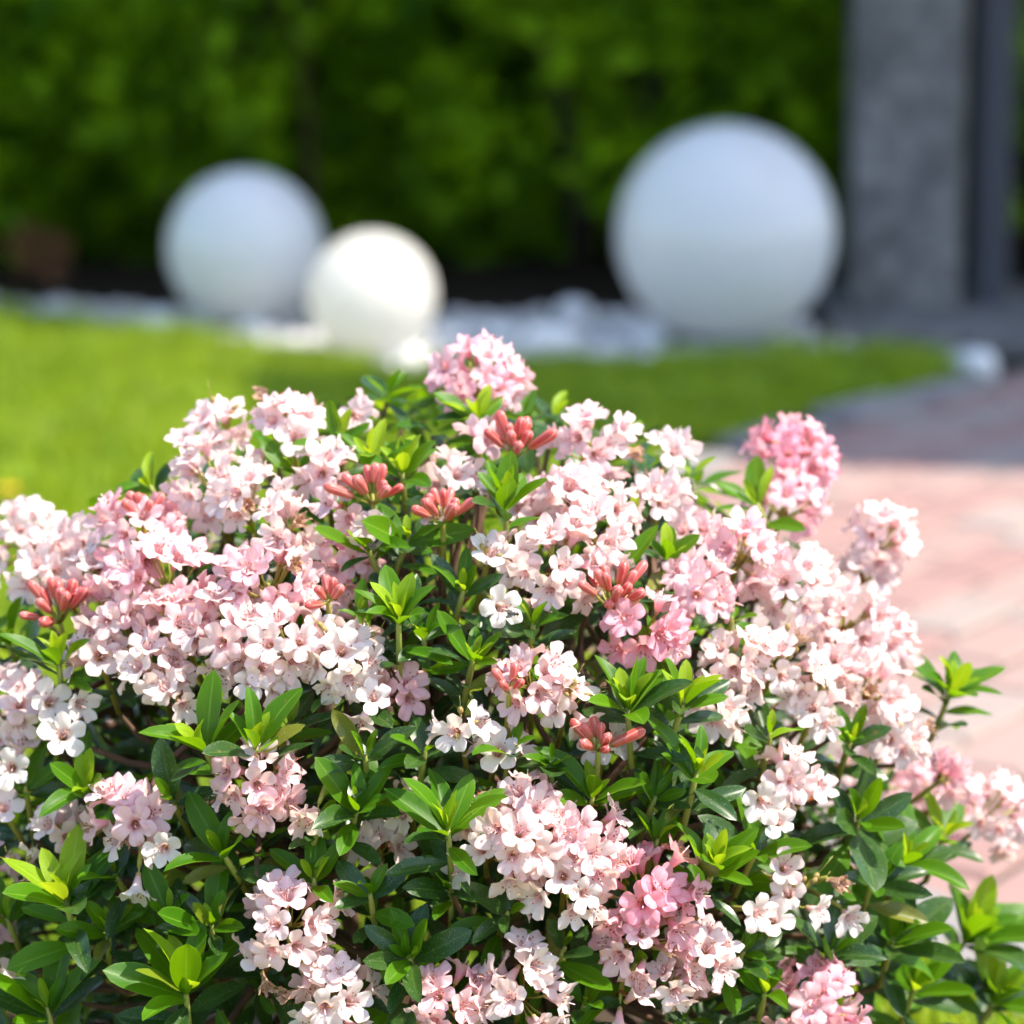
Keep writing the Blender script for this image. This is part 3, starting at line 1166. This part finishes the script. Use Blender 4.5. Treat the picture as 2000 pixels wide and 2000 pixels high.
def add_cluster(px, py, Rpx, pink, n=None, k=1.0, axis=None, spread=1.75, buds=0, loose=0, name='flower_cluster', hand=True, pos=None, fs=1.0):
    c = pos if pos is not None else hit(px, py, k)
    tdist = (c - CAMP).dot(FWD)
    R = Rpx / PX * W1 * tdist
    nrm = normal(c)
    ax = axis if axis is not None else (nrm * .75 + Vector((0, 0, .65)) + (TOCAM * .35 if hand else Vector((0, 0, 0))) + rvec(.10)).normalized()
    if n is None:
        n = max(2, int(round(15 * (Rpx / 92) ** 1.8)))
    ci = len(cl_objs)
    base = c - ax * R * .55
    t = Tmpl()
    single = n == 1
    root_in = base - ax * .035
    tube(t, [root_in, base, c - ax * R * .1], [.0016, .0015, .0010], 6)
    dirs = []
    for i in range(n):
        # even cover of a cap of the sphere
        cosmin = math.cos(spread)
        h = 1 - (i + .5) / n * (1 - cosmin)
        a = i * 2.39996 + ci
        s = math.sqrt(max(0, 1 - h * h))
        u = ax.orthogonal().normalized()
        v = ax.cross(u)
        d = (ax * h + u * (s * math.cos(a)) + v * (s * math.sin(a)) + rvec(.17)).normalized()
        if single:
            d = ax
        dirs.append(d)
    for i, d in enumerate(dirs):
        s = FS * fs * random.uniform(.86, 1.1)
        rr = max(R - .0105 * s, .003) * random.uniform(.68, 1.18)
        if single:
            rr = .001
        b = c + d * rr - (ax * R * .12 if not single else Vector((0, 0, 0)))
        b += Vector((0, 0, -.0015))
        fd = (d + rvec(.22) + TOCAM * .22).normalized()
        mid = base.lerp(b, .5) + d * .002
        t_ped = [base + ax * random.uniform(0, .006), mid, b]
        tube(t, t_ped, [.0007, .0006, .0007], 4)
        bud_here = i < buds
        if bud_here:
            bi = random.choice((0, 0, 1))
            cl_pending_buds.append((ci, frame_z(b - fd * .001, fd, (0, 0, 1), 1.05), bi))
            continue
        M = frame_z(b, fd, Vector((0, 0, 1)) + rvec(.25), s)
        w = fd.dot(TOCAM) * .6 + (1.75 - (b - CAMP).dot(FWD)) * 3 + (.3 if hand else -2)
        flowers.append((ci, M, random.randrange(NFL) if random.random() > .035 else random.randrange(NFL, len(FLT)), max(0, min(1, pink * random.uniform(.7, 1.35) + random.uniform(-.02, .09))), w))
    for i in range(loose):   # stalks with bare capsules
        d = (ax + rvec(.5)).normalized()
        e = c + d * R * random.uniform(.5, .95)
        tube(t, [base, base.lerp(e, .5) + d * .002, e], [.0008, .0006, .0007], 4)
        V_, c_, l_, uv_, m_ = capsule.arrays()
        Mx = frame_z(e, d, (0, 0, 1), 1.0)
        tt = [Mx @ Vector(p) for p in capsule.v]
        t.add(tt, capsule.f, None, 1)
        tube(t, [e + d * .003, e + d * .008 + rvec(.001), e + d * .013 + rvec(.002)], [.0003, .0002, .0002], 3)
    for i in range(3 if not single else 0):       # brown scales at the foot of the cluster
        a = random.uniform(0, 6.28)
        u = ax.orthogonal().normalized()
        v = ax.cross(u)
        s0 = (u * math.cos(a) + v * math.sin(a))
        b0 = base + s0 * .0015
        e0 = base + s0 * .005 + ax * random.uniform(.003, .008)
        sd_ = ax.cross(s0) * .0022
        t.add([b0 - sd_ * .5, b0 + sd_ * .5, b0.lerp(e0, .6) + sd_, e0, b0.lerp(e0, .6) - sd_], [(0, 1, 2, 3, 4)], None, 2)
    me_t = Tmpl()
    me_t.v = [tuple(Vector(p) - base) for p in t.v]
    me_t.f, me_t.uv, me_t.m = t.f, t.uv, t.m
    o = link(name, tmesh(name, me_t, [M_pedicel, M_calyx, M_scale]), bush, T(base))
    cl_objs.append(o)
    twig_ends.append((root_in, ax))
    return c, ax, R


cl_pending_buds = []


def add_buds(px, py, Rpx, n, k=1.0, ax=None):
    c = hit(px, py, k)
    R = Rpx / PX * W1 * (c - CAMP).dot(FWD)
    nrm = normal(c)
    ax = ax or (nrm * .4 + Vector((0, 0, 1)) + rvec(.08)).normalized()
    base = c - ax * R * .8
    t = Tmpl()
    ci = len(cl_objs)
    tube(t, [base - ax * .03, base, c - ax * R * .2], [.0018, .0016, .001], 6)
    for i in range(n):
        h = 1 - (i + .5) / n * .82
        a = i * 2.39996
        s = math.sqrt(max(0, 1 - h * h)) * .8
        u = ax.orthogonal().normalized()
        v = ax.cross(u)
        d = (ax * (h + .25) + u * s * math.cos(a) + v * s * math.sin(a) + rvec(.14)).normalized()
        b = base + d * (R * random.uniform(.55, .8)) + ax * R * .25
        tube(t, [base + ax * .003, base.lerp(b, .6) + ax * .001, b], [.0008, .0007, .0009], 4)
        cl_pending_buds.append((ci, frame_z(b - d * .001, d, (0, 0, 1), random.uniform(.9, 1.3)), random.choice((0, 1, 1, 2)) if i > 3 else 2))
    me_t = Tmpl()
    me_t.v = [tuple(Vector(p) - base) for p in t.v]
    me_t.f, me_t.uv, me_t.m = t.f, t.uv, t.m
    o = link('bud_cluster', tmesh('bud_cluster', me_t, [M_pedicel]), bush, T(base))
    cl_objs.append(o)
    twig_ends.append((base - ax * .03, ax))


def add_shoot(pos, ax, n, L, young=.35, old=.2, hand=True, spread=(22, 88), stemlen=.03, face=.0):
    """leaf rosette: spiral of leaves, small bright upright ones in the middle"""
    si = len(sh_objs)
    t = Tmpl()
    u = ax.orthogonal().normalized()
    v = ax.cross(u)
    if hand:
        low = pos - ax * stemlen
        top = pos + ax * (L * .18)
        tube(t, [low, pos, top], [.0019, .0017, .0010], 6)
    a0 = random.uniform(0, 6.28)
    for i in range(n):
        f = i / max(1, n - 1)              # 0 innermost .. 1 outermost
        a = a0 + i * 2.39996
        inc = math.radians(spread[0] + (spread[1] - spread[0]) * f ** .8 + random.uniform(-15, 15))
        if random.random() < .1:
            continue
        a += random.uniform(-.35, .35)
        rad = u * math.cos(a) + v * math.sin(a)
        d = (ax * math.cos(inc) + rad * math.sin(inc)).normalized()
        nz_ = (ax * math.sin(inc) - rad * math.cos(inc)) + rvec(.16)
        if face:
            nz_ = nz_ + TOCAM * face
        ln = L * (.45 + .55 * min(1, f * 1.9)) * random.uniform(.68, 1.15)
        b = pos + ax * (L * .18 * (1 - f)) + rad * .001
        if f < young:
            mi = 0
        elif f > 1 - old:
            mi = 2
        else:
            mi = 1
        M = frame(b, d, nz_, ln)
        w = (1.75 - (b - CAMP).dot(FWD)) * 3 + ln * 12 + (1 if hand else -2)
        leaves.append((si, M, random.randrange(len(LEAFT)), mi, w))
    if hand:
        for i in range(5):      # older leaves lower on the stem
            a = a0 + 1.1 + i * 2.39996
            rad = u * math.cos(a) + v * math.sin(a)
            inc = math.radians(random.uniform(62, 100))
            d = (ax * math.cos(inc) + rad * math.sin(inc)).normalized()
            b = pos - ax * (.004 + .0045 * i)
            M = frame(b, d, ax * math.sin(inc) - rad * math.cos(inc) + rvec(.2) + TOCAM * .2, L * random.uniform(.7, 1.0))
            leaves.append((si, M, random.randrange(len(LEAFT)), random.choice((1, 2, 2)), (1.75 - (b - CAMP).dot(FWD)) * 3 + L * 12 + .6))
        me_t = Tmpl()
        me_t.v = [tuple(Vector(p) - pos) for p in t.v]
        me_t.f, me_t.uv, me_t.m = t.f, t.uv, t.m
        o = link('leafy_shoot', tmesh('leafy_shoot', me_t, [M_stem]), bush, T(pos))
        twig_ends.append((pos - ax * stemlen, ax))
    else:
        o = None
        twig_ends.append((pos, ax))
    sh_objs.append(o)


def shoot_px(px, py, n, Lpx, young=.35, old=.15, tilt=(0, 0), k=.97, spread=(14, 66), face=.45, ty=-.25):
    p = hit(px, py, k)
    L = .98 * Lpx / PX * W1 * (p - CAMP).dot(FWD)
    ax = (normal(p) * .25 + Vector((tilt[0], ty + tilt[1], 1)) + rvec(.06)).normalized()
    add_shoot(p, ax, int(n * 1.3 + .5), L, young, old, True, spread, .03, face)


# ---- hand-placed clusters: x, y, radius (photo px), pinkness, then options
CL = [
    (905, 722, 92, .5, dict(n=21)), (1118, 838, 84, .22, {}), (1262, 850, 40, .12, {}), (1245, 935, 55, .10, {}),
    (1495, 862, 82, .66, dict(n=17)), (1485, 945, 72, .45, {}), (1664, 1012, 68, .15, {}), (1640, 1075, 60, .12, {}), (1405, 1040, 78, .38, {}), (1320, 1105, 75, .34, {}),
    (1500, 1100, 88, .15, {}), (1610, 1165, 78, .16, {}), (1670, 1205, 62, .2, {}), (1475, 1255, 78, .06, dict(loose=2)),
    (1640, 1295, 66, .16, {}), (1690, 1375, 72, .13, {}), (1540, 1335, 62, .0, dict(n=5, loose=5)), (1785, 1465, 42, .5, {}),
    (1880, 1535, 82, .18, {}), (412, 808, 56, .18, dict(loose=4)), (350, 848, 26, .3, dict(n=1)), (548, 812, 76, .22, {}), (512, 758, 36, .02, dict(n=2)),
    (665, 775, 30, .22, dict(n=2)), (612, 880, 55, .2, {}), (400, 905, 84, .12, {}), (470, 935, 80, .1, {}), (545, 990, 62, .06, {}),
    (262, 1005, 92, .46, {}), (305, 1090, 98, .36, {}), (225, 1150, 84, .3, {}), (335, 1180, 84, .28, {}), (290, 1260, 70, .12, {}),
    (55, 1015, 82, .12, {}), (150, 1015, 44, .05, {}), (95, 1075, 78, .12, {}), (175, 1075, 42, .05, {}), (185, 1235, 60, .15, {}),
    (505, 1095, 96, .32, {}), (432, 1190, 88, .17, {}), (545, 1205, 88, .14, {}), (645, 1235, 80, .04, dict(loose=4)), (703, 1322, 42, .0, dict(n=2, axis=(0.5, -.7, -.1))), (480, 1265, 60, .08, {}),
    (25, 1325, 74, .16, {}), (90, 1322, 38, .0, dict(n=1, axis=(0, -.9, .3), fs=1.15)), (133, 1318, 36, .0, dict(n=1, axis=(.6, -.6, .3))), (118, 1385, 36, .0, dict(n=1, axis=(.1, -.9, -.1), fs=1.15)), (25, 1440, 48, .06, dict(n=3)), (6, 1530, 36, .12, dict(n=2)),
    (482, 1470, 86, .3, {}), (600, 1520, 36, .0, dict(n=1, axis=(-.3, -.5, -.7))), (542, 1520, 40, .25, dict(n=2, axis=(.2, -.8, -.3))),
    (243, 1535, 76, .3, {}), (312, 1590, 36, .06, dict(n=1, axis=(.2, -.9, 0))), (262, 1640, 28, .02, dict(n=1, axis=(-.1, -.35, -.9))), (250, 1580, 40, .1, dict(n=2)),
    (545, 1735, 96, .22, {}), (492, 1825, 44, .04, dict(n=2, axis=(-.1, -.9, -.25))), (575, 1825, 36, .3, dict(n=1, axis=(.5, -.3, -.8))), (625, 1885, 88, .1, {}),
    (975, 1570, 104, .2, {}), (1095, 1585, 88, .28, {}), (1065, 1655, 82, .06, {}), (915, 1610, 64, .0, dict(n=5, loose=2)), (1000, 1510, 50, .2, {}),
    (1225, 1680, 98, .6, dict(n=19)), (1215, 1765, 84, .45, {}), (1330, 1795, 62, .22, {}), (1270, 1850, 50, .12, {}),
    (1488, 1455, 52, .22, {}), (1432, 1500, 36, .0, dict(n=1, axis=(-.1, -.9, .1), fs=1.2)), (1530, 1495, 40, .12, dict(n=2)), (1465, 1555, 36, .0, dict(n=1)),
    (1475, 1635, 36, .32, dict(n=1, axis=(-.1, -.8, .3))), (1562, 1655, 40, .02, dict(n=1, axis=(.5, -.7, .4), fs=1.15)), (1588, 1712, 42, .0, dict(n=1, axis=(.55, -.8, -.1), fs=1.15)), (1458, 1735, 42, .0, dict(n=1, axis=(-.15, -.95, .1), fs=1.2)), (1500, 1690, 60, .0, dict(n=2, loose=8)), (1410, 1715, 34, .08, dict(n=1, axis=(.4, -.7, .2))),
    (1540, 1885, 92, .55, {}), (840, 1885, 78, .34, {}), (985, 1870, 82, .12, {}), (985, 1810, 44, .03, dict(n=3)), (1170, 1890, 40, .2, dict(n=2, axis=(-.1, -.6, -.6))),
    (870, 1375, 56, .03, dict(n=3, loose=4)), (1215, 1185, 82, .55, {}), (1005, 1285, 74, .22, {}), (1070, 1325, 52, .0, dict(n=4, loose=6)),
    (1050, 1060, 92, .2, {}), (1125, 1005, 74, .12, {}), (965, 1045, 42, .1, dict(n=4)), (1155, 955, 52, .1, {}), (1080, 930, 60, .2, {}),
    (702, 985, 42, .25, dict(n=1, axis=(.05, -.9, .15), fs=1.15)), (832, 985, 36, .2, dict(n=1)), (650, 955, 40, .3, dict(n=2)), (935, 1138, 38, .0, dict(n=1, axis=(.3, -.8, -.1), fs=1.2)), (920, 1060, 40, .0, dict(n=1, loose=7)), (905, 830, 40, .35, dict(n=2)),
    (755, 1300, 48, .35, dict(k=.93)), (715, 1600, 60, .05, dict(k=.86)), (780, 1520, 48, .0, dict(k=.88)), (40, 1855, 38, .0, dict(n=2, axis=(-.4, -.8, .1))), (115, 1560, 48, .1, dict(k=.95)),
    (650, 1060, 60, .35, dict(k=.93)), (680, 1170, 50, .15, dict(k=.9)), (940, 1420, 50, .0, dict(k=.95, n=3)), (45, 1640, 40, .0, dict(n=2, loose=6)), (850, 900, 55, .15, dict(k=.95)), (1010, 960, 60, .2, dict(k=.93)),
    (1310, 1010, 60, .2, dict(k=.95)), (1350, 1330, 60, .02, dict(k=.95)), (1390, 1240, 60, .05, dict(k=.97)),
    (1580, 1240, 50, .1, {}), (330, 1310, 40, .05, dict(n=2)), (1140, 1400, 46, .05, dict(k=.95, n=3)),
]
for (x, y, R, pk, kw) in CL:
    kw = dict(kw)
    if 'axis' in kw:
        kw['axis'] = Vector(kw['axis']).normalized()
    add_cluster(x, y, R, pk, **kw)

for (x, y, R, n) in ((972, 832, 66, 11), (702, 922, 62, 11), (836, 962, 56, 9), (106, 1140, 72, 13), (1155, 1112, 74, 12), (268, 965, 42, 6), (618, 1125, 34, 4), (962, 1290, 36, 4), (1130, 1395, 50, 7)):
    add_buds(x, y, R * .9, n + 1, 1.04)

# ---- hand-placed leaf rosettes: base x, y, leaves, length px, young share, old share, tilt
KEY = dict(k=1.035, spread=(8, 58), ty=.0)
SH = [
    (392, 1425, 10, 145, .5, .0, (-.25, 0), KEY), (482, 1425, 9, 140, .25, .15, (.1, 0), KEY), (352, 1885, 13, 172, .42, .0, (0, .1), KEY), (128, 1715, 11, 160, .55, .1, (-.05, 0), KEY),
    (112, 1262, 12, 118, .3, .15, (0, 0), KEY), (847, 1585, 11, 158, .3, .1, (-.05, 0), KEY), (1185, 1352, 13, 140, .3, .1, (-.1, 0), KEY), (1285, 1340, 10, 125, .45, .1, (.35, 0), KEY), (1310, 1475, 10, 138, .3, .1, (.1, 0), KEY),
    (955, 970, 13, 118, .25, .1, (0, 0), KEY), (765, 1030, 9, 118, .35, .1, (.35, 0), {}), (700, 1050, 9, 120, .25, .1, (-.4, 0), {}), (752, 1182, 10, 118, .35, .1, (0, 0), KEY), (690, 1180, 6, 110, .1, .1, (-.5, 0), {}), (890, 1255, 9, 112, .3, .2, (.1, 0), {}), (800, 1215, 7, 110, .1, .3, (-.1, 0), {}),
    (1788, 1320, 13, 120, .4, .05, (.15, 0), KEY), (1340, 1655, 12, 125, .45, .1, (.1, 0), KEY), (1115, 1520, 8, 148, .15, .1, (.05, 0), {}), (592, 1672, 7, 115, .35, .1, (.1, 0), {}), (430, 1625, 7, 140, .1, .2, (-.35, 0), {}), (225, 1665, 8, 130, .1, .3, (-.2, 0), {}),
    (95, 1925, 9, 165, .12, .1, (.05, 0), KEY), (205, 1770, 8, 120, .3, .2, (.1, 0), {}), (320, 1740, 7, 130, .1, .1, (.05, 0), {}), (775, 1815, 9, 130, .0, .5, (-.1, -.35), {}), (850, 1690, 9, 125, .0, .7, (0, -.2), {}), (955, 1730, 6, 125, .0, .9, (.1, -.6), {}), (1060, 1800, 6, 150, .0, .9, (.3, -.5), {}), (1190, 1830, 5, 150, .0, .8, (.4, -.3), {}),
    (1815, 1785, 13, 175, .3, .15, (.2, 0), {}), (1615, 1560, 8, 165, .05, .5, (-.05, -.5), {}), (1700, 1640, 9, 140, .3, .2, (.1, 0), {}), (1775, 1590, 8, 120, .5, .0, (0, 0), {}), (290, 930, 7, 100, .4, .2, (-.45, 0), {}), (640, 850, 7, 110, .3, .1, (0, 0), {}), (760, 905, 11, 118, .6, .0, (.05, 0), {}),
    (700, 880, 8, 110, .5, .1, (-.1, 0), {}), (900, 800, 11, 95, .4, .1, (0, 0), {}), (1435, 965, 6, 105, .4, .0, (-.55, 0), {}), (1255, 1065, 8, 100, .3, .2, (.2, 0), {}), (1165, 1085, 9, 110, .4, .1, (0, 0), {}), (1190, 985, 6, 80, .5, .0, (.1, 0), {}),
    (1440, 1885, 7, 120, .2, .3, (-.1, 0), {}), (1720, 1880, 10, 140, .2, .3, (.1, 0), {}), (1870, 1900, 10, 150, .4, .1, (.2, 0), {}), (670, 1540, 8, 125, .1, .2, (.3, 0), {}), (600, 1570, 6, 90, .3, .1, (.5, 0), {}), (165, 1500, 9, 125, .3, .2, (-.1, 0), {}), (50, 1500, 8, 110, .3, .2, (0, 0), {}),
    (330, 1520, 6, 120, .0, .8, (-.3, -.3), {}), (540, 1380, 5, 110, .0, .6, (.3, 0), {}), (690, 1440, 8, 115, .0, .6, (0, -.2), {}), (800, 1430, 6, 120, .0, .4, (.2, 0), {}), (1380, 1175, 6, 70, .4, .1, (0, 0), {}), (1560, 1275, 6, 100, .4, .2, (.2, 0), {}), (1600, 1410, 8, 110, .15, .4, (.1, -.1), {}),
    (1450, 1400, 7, 120, .1, .3, (0, 0), {}), (1420, 1620, 7, 130, .1, .3, (.2, 0), {}), (1560, 1810, 7, 140, .0, .7, (.2, -.2), {}), (1640, 1680, 7, 130, .0, .6, (.1, -.3), {}), (700, 1700, 7, 120, .0, .4, (-.1, 0), {}), (400, 1760, 8, 140, .1, .3, (.1, 0), {}), (430, 930, 5, 90, .3, .1, (0, 0), {}),
    (960, 1430, 8, 125, .1, .3, (.1, 0), {}), (1040, 1470, 7, 140, .0, .4, (.1, 0), {}), (1230, 1520, 7, 130, .0, .5, (.2, -.1), {}), (1235, 1600, 7, 120, .1, .3, (.2, 0), {}), (20, 1750, 8, 140, .2, .3, (-.1, 0), {}), (1395, 1810, 6, 120, .0, .6, (.3, -.1), {}), (745, 1890, 7, 130, .1, .4, (0, 0), {}), (20, 1225, 8, 120, .3, .2, (-.1, 0), {}), (560, 900, 6, 90, .4, .1, (0, 0), dict(k=.96)), (480, 1010, 5, 80, .5, .1, (0, 0), {}), (1005, 1190, 8, 105, .2, .3, (.1, 0), {}), (870, 1130, 8, 110, .2, .3, (.1, 0), {}),
    (905, 1900, 6, 120, .1, .5, (0, 0), {}), (1100, 1905, 7, 120, .1, .5, (.1, 0), {}), (1680, 1790, 8, 150, .1, .4, (0, 0), {}), (1240, 1240, 6, 100, .4, .1, (.1, 0), {}),
]
for (x, y, n, L, yg, od, tl, kw) in SH:
    shoot_px(x, y, n, L, yg, od, tl, **kw)

# ---- filler rosettes over the whole dome and inside it
items = [(c[0], c[1], c[2]) for c in CL] + [(s[0], s[1] - 40, 70) for s in SH]
NF = 330
for i in range(NF):
    h = 1 - (i + .5) / NF * 1.42
    a = i * 2.39996
    s = math.sqrt(max(0, 1 - h * h))
    d = Vector((s * math.cos(a), s * math.sin(a), h))
    k = random.uniform(.86, .93) if h > .55 else random.uniform(.74, .90)
    p = CEN + Vector((d.x * RX, d.y * RY, d.z * RZ)) * k
    if p.z < .04:
        continue
    nrm = normal(p)
    q = project(p)
    if nrm.dot(TOCAM) > 0 and any((q[0] - x) ** 2 + (q[1] - y) ** 2 < (r * .75) ** 2 for x, y, r in items):
        p = CEN + (p - CEN) * .83
    ax = (nrm * .55 + Vector((0, 0, .75)) + rvec(.22)).normalized()
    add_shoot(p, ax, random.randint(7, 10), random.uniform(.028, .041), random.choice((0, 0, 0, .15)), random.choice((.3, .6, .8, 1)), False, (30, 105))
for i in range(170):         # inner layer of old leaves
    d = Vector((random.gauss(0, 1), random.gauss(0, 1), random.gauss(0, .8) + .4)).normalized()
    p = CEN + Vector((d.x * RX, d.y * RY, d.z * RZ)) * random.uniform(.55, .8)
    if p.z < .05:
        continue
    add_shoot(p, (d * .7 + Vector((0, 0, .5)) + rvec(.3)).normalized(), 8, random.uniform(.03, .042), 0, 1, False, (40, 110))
# flower clusters on the sides the photo does not show
for i in range(40):
    a = random.uniform(0, 2 * PI)
    h = random.uniform(.0, .55)
    s = math.sqrt(1 - h * h)
    d = Vector((s * math.cos(a), s * math.sin(a), h))
    p = CEN + Vector((d.x * RX, d.y * RY, d.z * RZ))
    q = project(p)
    if d.dot(TOCAM) > -.1 and -10 < q[0] < 1942:
        continue
    add_cluster(0, 0, 85, random.uniform(.05, .5), pos=p, hand=False)

# ---- build flowers, buds and leaves: the 300 largest in view singly, the rest joined
flowers.sort(key=lambda f: -f[4])
facc = Acc()
TB = T((BX, BY, 0))
TBI = TB.inverted()
for i, (ci, M, vi, pk, w) in enumerate(flowers):
    if i < 300:
        o = link('flower', FLME[vi], cl_objs[ci], M)
        o.color = (pk, 0, 0, 1)
    else:
        facc.add(FLT[vi], TBI @ M, None, pk)
o = link('flowers', facc.mesh('flowers', FLM, 'pink'), bush, TB)
o.color = (0, 0, 0, 1)
o['kind'] = 'stuff'
for ci, M, bi in cl_pending_buds:
    link('bud', BUDME[bi], cl_objs[ci], M)
from mathutils.kdtree import KDTree
kd = KDTree(len(flowers) + len(cl_pending_buds))
for i, f in enumerate(flowers):
    kd.insert(f[1] @ Vector((0, 0, .0085)), i)
for i, f in enumerate(cl_pending_buds):
    kd.insert(f[1] @ Vector((0, 0, .008)), len(flowers) + i)
kd.balance()


def clear(M):
    for s_, w_ in ((.4, .0085), (.7, .0095), (.97, .0085)):
        if kd.find(M @ Vector((0, s_, 0)))[2] < w_:
            return False
    return True


leaves = [f for f in leaves if clear(f[1])]
leaves.sort(key=lambda f: -f[4])
lacc = Acc()
cntl = 0
for (si, M, vi, mi, w) in leaves:
    if sh_objs[si] is not None and cntl < 300:
        link('leaf', LEAFME[mi][vi], sh_objs[si], M)
        cntl += 1
    else:
        lacc.add(LEAFT[vi], TBI @ M, mi)
o = link('foliage', lacc.mesh('foliage', LEAFM), bush, TB)
o['kind'] = 'stuff'

# ---- woody branches and twigs
nodes = []
for i in range(11):
    a = i * 2.39996
    rr = .15 + .55 * math.sqrt(i / 11)
    e = CEN + Vector((RX * rr * math.cos(a), RY * rr * math.sin(a), RZ * .72 * math.sqrt(max(.05, 1 - rr * rr)) * random.uniform(.6, 1)))
    b = Vector((BX + .03 * math.cos(a), BY + .03 * math.sin(a), -.02))
    pts = bez(b, b + Vector((.03 * math.cos(a), .03 * math.sin(a), .10)), e - Vector((0, 0, .12)), e, 9)
    pts = [p + rvec(.004) * (0 < j < 9) for j, p in enumerate(pts)]
    t = Tmpl()
    tube(t, [TBI @ p for p in pts], [.0085 - .0005 * j for j in range(10)], 7)
    link('branch', tmesh('branch', t, [M_bark]), bush, TB)
    nodes += pts[3:]
t = Tmpl()
for p, ax in twig_ends:
    q = min(nodes, key=lambda n_: (n_ - (p - ax * .06)).length)
    pts = bez(p, p - ax * .03, q.lerp(p, .25) - Vector((0, 0, .01)), q, 5)
    tube(t, [TBI @ x for x in pts], [.0014, .0017, .002, .0024, .0028, .0032], 5, 0, False)
o = link('twigs', tmesh('twigs', t, [M_bark]), bush, TB)
o['kind'] = 'stuff'

# ------------------------------------------------------------------ small flies on the flowers
M_fly = plain('fly_body', (.02, .018, .016), (.05, .035, .02), .35, 400)
M_wing = plain('fly_wing', (.30, .27, .24), (.22, .20, .18), .3, 300, trans=.5)


def fly(px, py, label):
    best = min(flowers, key=lambda f: (project(f[1] @ Vector((0, 0, .012)))[0] - px) ** 2 + (project(f[1] @ Vector((0, 0, .012)))[1] - py) ** 2 + 6e4 * max(0, (f[1].translation - CAMP).dot(FWD) - 1.45) ** 2)
    M = best[1]
    p = M @ Vector((.0045, -.0045, .0135))
    z = (M.to_3x3() @ Vector((0, 0, 1))).normalized()
    F_ = frame(p + z * .0008, Vector((.7, 0, .5)) + rvec(.3), z)
    root = link('fly', None, None, T(p))
    tag(root, label, 'fly', 'flies visiting the flowers')
    t = Tmpl()
    for c, r in (((0, 0, .0016), (.0011, .0015, .0011)), ((0, -.0026, .0015), (.0012, .0021, .0010)), ((0, .0019, .0015), (.0011, .0008, .0009))):
        b = ico(1, 1)
        t.add([F_ @ Vector((v[0] * r[0] + c[0], v[1] * r[1] + c[1], v[2] * r[2] + c[2])) for v in b.v], b.f)
    link('body', tmesh('body', t, [M_fly]), root)
    for s in (-1, 1):
        t = Tmpl()
        t.add([F_ @ Vector(v) for v in ((0, .0005, .0026), (s * .0016, -.0008, .0029), (s * .0026, -.0038, .0028), (s * .0014, -.0052, .0026), (s * .0003, -.003, .0027))], [(0, 1, 2, 3, 4)])
        link('wing', tmesh('wing', t, [M_wing]), root)
    for s in (-1, 1):
        for yy in (-.001, 0, .001):
            t = Tmpl()
            tube(t, [F_ @ Vector((0, yy, .0012)), F_ @ Vector((s * .0016, yy * 1.8, .0018)), F_ @ Vector((s * .0024, yy * 2.6, -.0012))], [.00016] * 3, 3)
            link('leg', tmesh('leg', t, [M_fly]), root)


fly(712, 1005, 'small black fly on the single pink flower below red buds')
fly(985, 1058, 'small dark fly on pale flowers left of the bush centre top')
fly(612, 1690, 'small fly on the rounded pale pink flower cluster low in the bush')
fly(950, 1150, 'small dark fly on the single white flower beside bare green stalks')
